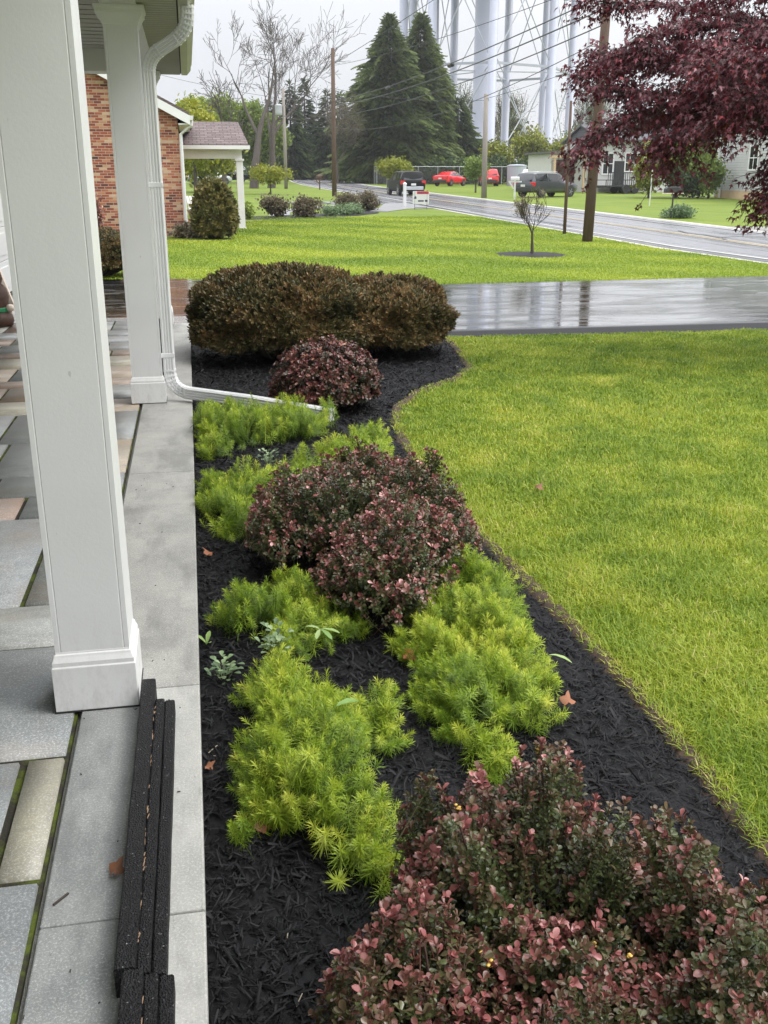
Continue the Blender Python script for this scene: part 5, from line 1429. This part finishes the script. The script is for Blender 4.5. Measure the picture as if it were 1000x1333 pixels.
mailbox('mailbox', 'white mailbox on a white bracketed post across the street', 20.5, 63.2, 1.15, 1.1, 'sign_white', 'sign_white', True)
mailbox('mailbox', 'dark red mailbox on a post near the far end of the street', 11.4, 90, 1.0, 1.57, 'brown', 'brown', True)
m = thing('marker_post', 'white square marker post at the neighbour driveway', 'post', (11.02, 52.2, tzf(52.2)))
MB().box(-.075, .075, -.075, .075, -.1, 1.12).build('post', M['sign_white'], m, bevel=.01); MB().lathe([(.11, 1.12), (.11, 1.15), (.02, 1.22)], n=4).build('cap', M['sign_white'], m)
t = thing('mailbox', 'wide dark mailbox on a black post across the street, beside a low plant', 'mailbox', (19.55, 39.4, tzf(39.4)), .0, 'mailboxes along the street')
MB().tube([(0, 0, -.1), (.03, 0, 1.0)], .035, 8).build('post', M['metal_dark'], t)
bx = MB().prism([(-.36, -.13, 1.0), (.36, -.13, 1.0), (.36, -.13, 1.16), (.28, -.13, 1.24), (-.28, -.13, 1.24), (-.36, -.13, 1.16)], (0, .26, 0)).build('box', M['metal_dark'], t, bevel=.02); MB().box(-.40, .40, -.15, .15, .975, .999).build('shelf', M['pale_wood'], bx)
leafy_tree('low grey green plant at the foot of the wide dark mailbox', 'low_plant', (19.95, 39.5), .55, .8, 'sage', 240, 260, .35, .5, .03, cat='plant')
sg = thing('yard_sign', 'white yard sign with a red top band on a wire frame', 'sign', (11.15, 49.0, tzf(49)), -.10)
MB().box(-.40, .40, -.008, .008, .26, .86).build('panel', M['sign_white'], sg)
MB().box(-.20, .38, -.0105, -.0085, .72, .85).build('red_band', M['sign_red'], sg)
m = MB()
for a, b2, z0, z1 in ((-.14, -.06, .75, .82), (-.03, .05, .75, .82), (.08, .14, .75, .82), (.17, .24, .75, .82), (.27, .33, .75, .82)): m.box(a, b2, -.0125, -.0108, z0, z1)
m.build('band_marks', M['sign_ink'], sg)
m = MB(); m.prism([(-.33, -.0105, .50), (-.22, -.0105, .50), (-.22, -.0105, .59), (-.275, -.0105, .64), (-.33, -.0105, .59)], (0, .0015, 0)); m.box(-.14, .14, -.0105, -.0085, .37, .44); m.box(.20, .33, -.0105, -.0085, .36, .46); m.build('sign_marks', M['sign_ink'], sg)
m = MB()
for x in (-.30, .30): m.tube([(x, 0, -.1), (x, 0, .9)], .012, 5)
m.tube([(-.30, 0, .10), (.30, 0, .10)], .012, 5); m.build('wire_frame', M['metal_dark'], sg)


# ------------------------------------------------------------------ cars
def car(name, label, x, y, rz, L, W, H, paint, kind='suv', group='cars along the street', rails=False, plate=True, bumper='metal_dark'):
    """x forward; loft of cross sections, windows set proud, four wheels"""
    t = thing(name, label, 'car', (x, y, tzf(y) + .02), rz, group)
    if kind == 'suv':
        S = [(-.50, .42, .78, .80, .90, .80), (-.488, .34, 1.02 / 1.7 * H, 1.04 / 1.7 * H, .97, .86), (-.45, .30, 1.06 / 1.7 * H, .955 * H, 1, .76), (-.40, .28, 1.06 / 1.7 * H, .99 * H, 1, .78), (-.18, .26, 1.05 / 1.7 * H, H, 1, .79), (.06, .26, 1.03 / 1.7 * H, .985 * H, 1, .78), (.13, .26, 1.02 / 1.7 * H, .93 * H, 1, .76), (.25, .26, 1.01 / 1.7 * H, 1.03 / 1.7 * H, .99, .84), (.42, .28, .93 / 1.7 * H, .96 / 1.7 * H, .96, .78), (.485, .32, .80 / 1.7 * H, .82 / 1.7 * H, .88, .70), (.50, .40, .62 / 1.7 * H, .64 / 1.7 * H, .80, .64)]
        side = [(2, 3), (3, 4), (4, 5), (5, 6)]; rear, front = (1, 2), (6, 7)
    else:
        S = [(-.50, .42, .66 * H, .68 * H, .86, .76), (-.485, .34, .70 * H, .72 * H, .95, .80), (-.34, .28, .70 * H, .74 * H, 1, .80), (-.20, .26, .67 * H, .97 * H, 1, .72), (-.05, .25, .66 * H, H, 1, .74), (.08, .25, .65 * H, .96 * H, 1, .73), (.24, .26, .64 * H, .67 * H, .99, .82), (.42, .28, .56 * H, .58 * H, .95, .76), (.49, .32, .46 * H, .48 * H, .86, .68), (.50, .38, .40 * H, .42 * H, .80, .62)]
        side = [(2, 3), (3, 4), (4, 5), (5, 6)]; rear, front = (2, 3), (5, 6)
    w = W / 2
    def sec(s):
        fx, zb, bl, tp, wb, wr = s; a, b2 = w * wb, w * wr; x = fx * L; e = min(.05, (tp - bl) * .4)
        h = [(a * .82, zb), (a * .96, zb + .10), (a, zb + (bl - zb) * .55), (a * .975, bl), (b2, tp - e), (b2 * .86, tp), (0, tp + .012)]
        return [(x, -q, z) for q, z in h] + [(x, q, z) for q, z in h[-2::-1]]
    R_ = [sec(s) for s in S]; n = len(R_[0]); m = MB(); vs = [p for r in R_ for p in r]; fs = []
    for i in range(len(R_) - 1):
        for k in range(n - 1): fs.append((i * n + k, (i + 1) * n + k, (i + 1) * n + k + 1, i * n + k + 1))
        fs.append((i * n + n - 1, (i + 1) * n + n - 1, (i + 1) * n, i * n))
    fs += [tuple(range(n)), tuple(range((len(R_) - 1) * n, len(R_) * n))[::-1]]
    m.add(vs, fs); body = m.build('body', M[paint], t, bevel=.02)
    for p in body.data.polygons: p.use_smooth = True
    def pane(name, q, d=.006, sh=.10):
        q = [Vector(p) for p in q]; c = sum(q, Vector()) / 4; nn = (q[1] - q[0]).cross(q[3] - q[0]).normalized()
        if nn.dot(c - Vector((c.x * .6, 0, H * .5))) < 0: nn = -nn
        MB().prism([p.lerp(c, sh) + nn * .001 for p in q], nn * d).build(name, M['glass'], t)
    for i, j in side:
        pane('window', (R_[i][3], R_[j][3], R_[j][4], R_[i][4])); pane('window', (R_[i][n - 4], R_[j][n - 4], R_[j][n - 5], R_[i][n - 5]))
    i, j = rear; pane('rear_window', (R_[i][4], R_[i][n - 5], R_[j][n - 5], R_[j][4]))
    i, j = front; pane('windscreen', (R_[i][4], R_[i][n - 5], R_[j][n - 5], R_[j][4]))
    for sy in (-1, 1):
        zl = S[1][2]; MB().box(-L * .497, -L * .455, min(sy * w * .66, sy * w * .985), max(sy * w * .66, sy * w * .985), zl - .26, zl + .0).build('tail_lamp', M['red_lamp'], t, bevel=.02)
        MB().box(L * .46, L * .497, min(sy * w * .5, sy * w * .8), max(sy * w * .5, sy * w * .8), .36 * H, .42 * H).build('headlight', M['sign_white'], t, bevel=.02)
    MB().box(-L * .507, -L * .47, -w * .80, w * .80, .36, .60).build('bumper', M[bumper], t, bevel=.03)
    if plate: MB().box(-L * .512, -L * .495, -.17, .17, .66, .80).build('number_plate', M['sign_white'], t)
    if rails:
        for sy in (-1, 1): MB().tube([(-L * .38, sy * w * .72, H + .0), (-L * .34, sy * w * .72, H + .05), (L * .04, sy * w * .70, H + .05), (L * .08, sy * w * .70, H - .02)], .018, 6).build('roof_rail', M['rim'], t)
    wr = .35 if kind == 'suv' else .32
    for sx in (-.31, .31):
        for sy in (-1, 1):
            yy = sy * (w - .11)
            ty = MB().lathe([(wr * .62, -.10), (wr * .95, -.11), (wr, -.07), (wr, .07), (wr * .95, .11), (wr * .62, .10)], n=20, axis='y').build('wheel', M['tyre'], t, loc=(sx * L, yy, wr - .02))
            m = MB(); m.lathe([(wr * .63, .0), (wr * .63, .02), (wr * .52, .022), (wr * .50, .0)], (0, sy * .09, 0), 18, 'y')
            for k in range(5):
                a = 2 * PI * k / 5; m.bar((0, sy * .105, 0), (wr * .58 * math.cos(a), sy * .105, wr * .58 * math.sin(a)), .05, .03)
            m.build('rim', M['rim'], ty)
            m = MB(); m.lathe([(wr * 1.13, -.004), (wr * 1.13, .004)], (sx * L, sy * (w * .998), wr + .02), 22, 'y'); m.build('wheel_arch', M['metal_dark'], t)
    return t


car('black_car', 'black car driving away on the street with red tail lamps', 15.35, 72.6, PI / 2 + .06, 4.4, 1.82, 1.62, 'black_paint', 'suv', bumper='silver_paint')
car('red_hatchback', 'bright red low car parked on the far lawn, farther left', 26.9, 104.6, PI / 2 - .75, 4.3, 1.8, 1.42, 'red_paint', 'sedan')
car('red_suv', 'taller red car parked beyond the short grey pole', 31.0, 104.6, PI / 2 - .2, 4.4, 1.85, 1.66, 'red_paint', 'suv')
car('white_truck', 'white vehicle mostly hidden behind the grey car', 31.2, 91.0, PI / 2 - .4, 5.0, 1.9, 1.7, 'white_paint', 'suv')
car('grey_suv', 'dark grey estate car with roof rails parked across the street', 24.3, 67.9, .52, 4.8, 1.85, 1.58, 'grey_paint', 'suv', rails=True)
car('silver_car', 'silver car seen far off through the neighbour porch opening', 2.4, 110, .35, 4.4, 1.8, 1.6, 'silver_paint', 'suv')
car('black_car', 'dark car far off behind the neighbour porch column', 5.2, 128, .1, 4.5, 1.8, 1.5, 'black_paint', 'sedan')

# ------------------------------------------------------------------ houses across the street
def window_at(par, p, u, w, h, nm='window', depth=.05, bars=True):
    """framed sash window centred at p on a wall whose horizontal direction is u"""
    p = Vector(p); u = Vector(u).normalized(); z = Vector((0, 0, 1)); nn = u.cross(z)
    def slab(a, b2, c, d, t0, t1, mb): mb.prism([p + u * a + z * c + nn * t0, p + u * b2 + z * c + nn * t0, p + u * b2 + z * d + nn * t0, p + u * a + z * d + nn * t0], nn * (t1 - t0))
    m = MB(); slab(-w / 2, w / 2, -h / 2, h / 2, .004, .02, m); o = m.build(nm, M['glass'], par)
    m = MB(); f = .10
    slab(-w / 2 - f, w / 2 + f, h / 2, h / 2 + f, .004, depth, m); slab(-w / 2 - f, w / 2 + f, -h / 2 - f, -h / 2, .004, depth, m); slab(-w / 2 - f, -w / 2, -h / 2, h / 2, .004, depth, m); slab(w / 2, w / 2 + f, -h / 2, h / 2, .004, depth, m)
    if bars: slab(-w / 2, w / 2, -.03, .03, .021, .04, m); slab(-.025, .025, -h / 2, -.031, .021, .04, m); slab(-.025, .025, .031, h / 2, .021, .04, m)
    m.build('frame', M['white'], o)


gh = thing('grey_house', 'grey clapboard house with tan foundation behind the maple', 'house', (35.4, 56, tzf(60)))
m = MB(); m.box(0, 11, -11, 9.2, -.5, .55); m.build('foundation', M['tan'], gh)
m = MB(); m.box(.02, 10.9, -10.9, 9.1, .55, 5.9); m.prism([(.02, 9.1, 5.9), (10.9, 9.1, 5.9), (5.5, 9.1, 9.0)], (0, -20, 0)) 
for i in range(33): z = .56 + i * .16; m.prism([(.018, -10.9, z), (-.02, -10.9, z), (.018, -10.9, z + .155)], (0, 20, 0))
m.build('wall', M['siding'], gh)
m = MB(); m.prism([(-.5, -11.4, 5.70), (5.5, -11.4, 9.1), (11.5, -11.4, 5.70), (11.5, -11.4, 5.85), (5.5, -11.4, 9.28), (-.5, -11.4, 5.85)], (0, 21, 0)); m.build('roof', M['shingle_grey'], gh)
for yy in (4.6, 2.2, -2.5, -6): window_at(gh, (-.02, yy, 2.55), (0, -1, 0), .95, 1.35)
m = MB(); m.box(-.10, .02, 9.0, 9.2, .2, 5.8); m.box(-.12, -.03, 8.3, 8.4, .0, 5.7); m.build('corner_trim', M['white'], gh)
wh = thing('white_house', 'white house with a black railed deck behind the purple maple', 'house', (31.6, 79, tzf(79)))
m = MB(); m.box(1.0, 9, 0, 8, -.3, 3.9); m.box(-2.6, .98, 1.2, 7, -.3, 3.0); m.build('wall', M['white_wall'], wh)
m = MB(); m.prism([(.8, -.5, 3.9), (9.4, -.5, 3.9), (9.4, 4, 5.2), (.8, 4, 5.2)], (0, 0, .12)); m.prism([(.8, 8.5, 3.9), (9.4, 8.5, 3.9), (9.4, 4, 5.2), (.8, 4, 5.2)], (0, 0, .12)); m.prism([(1.0, .02, 3.9), (1.0, 8, 3.9), (1.0, 4, 5.19)], (8, 0, 0)); m.box(-2.9, .98, .8, 7.3, 3.0, 3.14); m.build('roof', M['shingle_grey'], wh)
window_at(wh, (1.75, -.01, 2.2), (1, 0, 0), .8, 1.5); window_at(wh, (3.6, -.01, 2.3), (1, 0, 0), .7, 1.3)
m = MB(); m.box(2.3, 3.2, -.05, .0, .3, 2.4); m.build('door', M['metal_dark'], wh)
m = MB(); m.box(-2.4, -.6, 1.14, 1.2, .1, 2.5); m.build('side_door', M['brown'], wh)
m = MB(); m.box(-2.9, -.2, -.3, .79, 2.62, 2.8)
for x in (-2.8, -.3): m.box(x - .08, x + .08, -.25, -.09, -.2, 2.62)
m.build('entry_canopy', M['tan'], wh)
dk = MB(); dk.box(.9, 4.6, -2.2, -.06, .35, .55); dk.build('deck', M['metal_dark'], wh)
m = MB()
for i in range(21): m.bar((.95 + i * .18, -2.15, .55), (.95 + i * .18, -2.15, 1.5), .04)
m.bar((.9, -2.15, 1.5), (4.6, -2.15, 1.5), .07); m.box(3.55, 3.7, -2.2, -2.1, .5, 3.2); m.build('railing', M['metal_dark'], wh)
tr = thing('utility_trailer', 'black utility trailer with two wheels parked before the white house', 'trailer', (33.0, 75.5, tzf(75.5)), .1)
m = MB(); m.box(-1.7, 1.7, -.8, .8, .50, .60)
for x in np.linspace(-1.65, 1.65, 7): m.bar((x, -.78, .6), (x, -.78, 1.0), .05)
m.bar((-1.7, -.78, 1.0), (1.7, -.78, 1.0), .06); m.bar((-1.7, .78, 1.0), (1.7, .78, 1.0), .06); m.bar((-1.7, 0, .5), (-2.9, 0, .45), .1); m.build('bed', M['metal_dark'], tr)
for x in (.0, .75):
    for s_ in (-1, 1): MB().lathe([(.16, -.09), (.33, -.1), (.34, 0), (.33, .1), (.16, .09)], n=16, axis='y').build('wheel', M['tyre'], tr, loc=(x, s_ * .92, .34))
for k, (x, y, H, w, mt, tn) in enumerate(((30.4, 64.8, 3.4, 1.5, 'yellow_leaf', .35), (32.6, 65.3, 4.2, 1.7, 'green_leaf', .75), (34.0, 63.4, 3.0, 1.2, 'green_leaf', .65), (35.0, 66.6, 3.8, 1.3, 'green_leaf', .7))):
    leafy_tree(['yellow green shrub right of the black deck railing', 'loose light green tree left of the grey house corner', 'green shrub at the grey house corner', 'slim pale green tree touching the grey house corner'][k], 'garden_shrub', (x, y), H, w, mt, 250 + k, 420, tn, 1.1, .10 if k != 3 else .3, group='garden shrubs by the grey house', cat='shrub')
for k, (x, y) in enumerate(((32.0, 64.0), (33.3, 64.2))):
    leafy_tree(['dark green low hedge plant under the light green tree', 'dark low hedge plant against the grey house corner'][k], 'dark_shrub', (x, y), 1.9, 1.0, 'spruce', 260 + k, 220, .4, 1.0, .03, group='dark hedge plants by the grey house', cat='shrub')
leafy_tree('low green plant beside the gravel patch at the right edge', 'low_plant', (19.6, 29.4), .45, .9, 'green_leaf', 270, 240, .5, .5, .03, cat='plant')
m = thing('white_stake', 'thin white stake in the lawn before the wide dark mailbox', 'stake', (24.5, 52, tzf(52)))
MB().tube([(0, 0, -.1), (0, 0, 2.3)], .03, 6).build('rod', M['sign_white'], m)
# wood closing the view at the end of the street and behind the tower
for nm, lab, xs, y0, mt, tn, n, H in (('distant_woods', 'hazy green wood closing the view behind the far houses', (-60, 32), 215, 'green_leaf', .18, 1500, 9), ('distant_woods', 'bare grey wood beyond the water tower', (36, 150), 235, 'tan_leaf', .2, 1800, 10)):
    r = np.random.default_rng(int(y0)); x = r.uniform(*xs, n); hh = H * (.55 + .75 * vnoise(x * .13, x * 0 + 3, 5)); z = tzf(y0) + hh * r.random(n) ** .7; y = y0 + r.uniform(-8, 8, n)
    V, F, T = scatter(CT, np.stack([x, y, z], 1), r.normal(0, 1, (n, 3)), r.uniform(3.0, 6.5, n), tn + r.normal(0, .12, n), rg=r)
    tag(mesh_np(nm, V, F, M[mt], tint=np.clip(T, 0, 1)), lab, kind='stuff')
# ------------------------------------------------------------------ sky, sun, camera
w = bpy.data.worlds.new('World'); scene.world = w; w.use_nodes = True
nt = w.node_tree; nt.nodes.clear()
N_ = lambda t: nt.nodes.new('ShaderNode' + t)
sky = N_('TexSky'); sky.sky_type = 'NISHITA'; sky.sun_disc = False; sky.sun_elevation = R(52); sky.sun_rotation = R(75); sky.air_density = 1.0; sky.dust_density = 4.0
hs = N_('HueSaturation'); hs.inputs['Saturation'].default_value = .25; nt.links.new(sky.outputs[0], hs.inputs['Color'])
tc = N_('TexCoord'); sx = N_('SeparateXYZ'); nt.links.new(tc.outputs['Generated'], sx.inputs[0])
mx = N_('Math'); mx.operation = 'MAXIMUM'; nt.links.new(sx.outputs[2], mx.inputs[0]); mx.inputs[1].default_value = 0
pw = N_('Math'); pw.operation = 'POWER'; nt.links.new(mx.outputs[0], pw.inputs[0]); pw.inputs[1].default_value = 1.4
ma = N_('Math'); ma.operation = 'MULTIPLY_ADD'; nt.links.new(pw.outputs[0], ma.inputs[0]); ma.inputs[1].default_value = 2.55; ma.inputs[2].default_value = .60
# overcast: an even cloud layer, brighter overhead, with faint unevenness
nz = N_('TexNoise'); nz.inputs['Scale'].default_value = 2.2; nz.inputs['Detail'].default_value = 4; nt.links.new(tc.outputs['Generated'], nz.inputs['Vector'])
cr = N_('ValToRGB'); nt.links.new(nz.outputs['Fac'], cr.inputs['Fac']); cr.color_ramp.elements[0].position = .3; cr.color_ramp.elements[1].position = .7
cr.color_ramp.elements[0].color = (7.2, 7.4, 7.9, 1); cr.color_ramp.elements[1].color = (8.8, 8.9, 9.1, 1)
vm = N_('VectorMath'); vm.operation = 'SCALE'; nt.links.new(cr.outputs[0], vm.inputs[0]); nt.links.new(ma.outputs[0], vm.inputs['Scale'])
mi = N_('Mix'); mi.data_type = 'RGBA'; mi.inputs[0].default_value = .88; nt.links.new(hs.outputs[0], mi.inputs[6]); nt.links.new(vm.outputs[0], mi.inputs[7])
bg = N_('Background'); bg.inputs['Strength'].default_value = .10; nt.links.new(mi.outputs[2], bg.inputs['Color'])
ow = N_('OutputWorld'); nt.links.new(bg.outputs[0], ow.inputs['Surface'])

sd = bpy.data.lights.new('sun', 'SUN'); sd.energy = 1.5; sd.angle = R(24); sd.color = (1, .97, .92)
so = bpy.data.objects.new('sun', sd); COL.objects.link(so)
# light comes from the right and a little behind the camera
az, el = R(75), R(52)
d = Vector((math.sin(az) * math.cos(el), math.cos(az) * math.cos(el) * .3 - .25, math.sin(el)))
so.rotation_euler = d.to_track_quat('Z', 'Y').to_euler(); so.location = (10, 5, 20)

cam = bpy.data.cameras.new('camera'); co = bpy.data.objects.new('camera', cam); COL.objects.link(co)
co.location = (0, 0, 1.6)
pit = math.atan(432 / 1280); yaw = math.atan(257 / (1280 / math.cos(pit)))
co.rotation_euler = (PI / 2 - pit, 0, -yaw)
cam.sensor_fit = 'VERTICAL'; cam.sensor_height = 24; cam.lens = 24 * 1280 / 1333; cam.clip_start = .05; cam.clip_end = 4000
scene.camera = co
scene.view_settings.view_transform = 'Standard'; scene.view_settings.look = 'None'; scene.view_settings.exposure = 0.70; scene.view_settings.gamma = 1
scene.cycles.max_bounces = 6; scene.cycles.use_denoising = True
# damp air
bpy.data.materials.new('haze_air'); hm = bpy.data.materials['haze_air']; hm.use_nodes = True; ht = hm.node_tree; ht.nodes.clear()
pv = ht.nodes.new('ShaderNodeVolumePrincipled'); pv.inputs['Color'].default_value = (.92, .94, .97, 1); pv.inputs['Density'].default_value = .00035; pv.inputs['Anisotropy'].default_value = .2
ho = ht.nodes.new('ShaderNodeOutputMaterial'); ht.links.new(pv.outputs[0], ho.inputs['Volume'])
tag(MB().box(-620, 920, -30, 1510, -1.5, 60).build('haze', hm), 'thin damp haze in the air', kind='stuff')
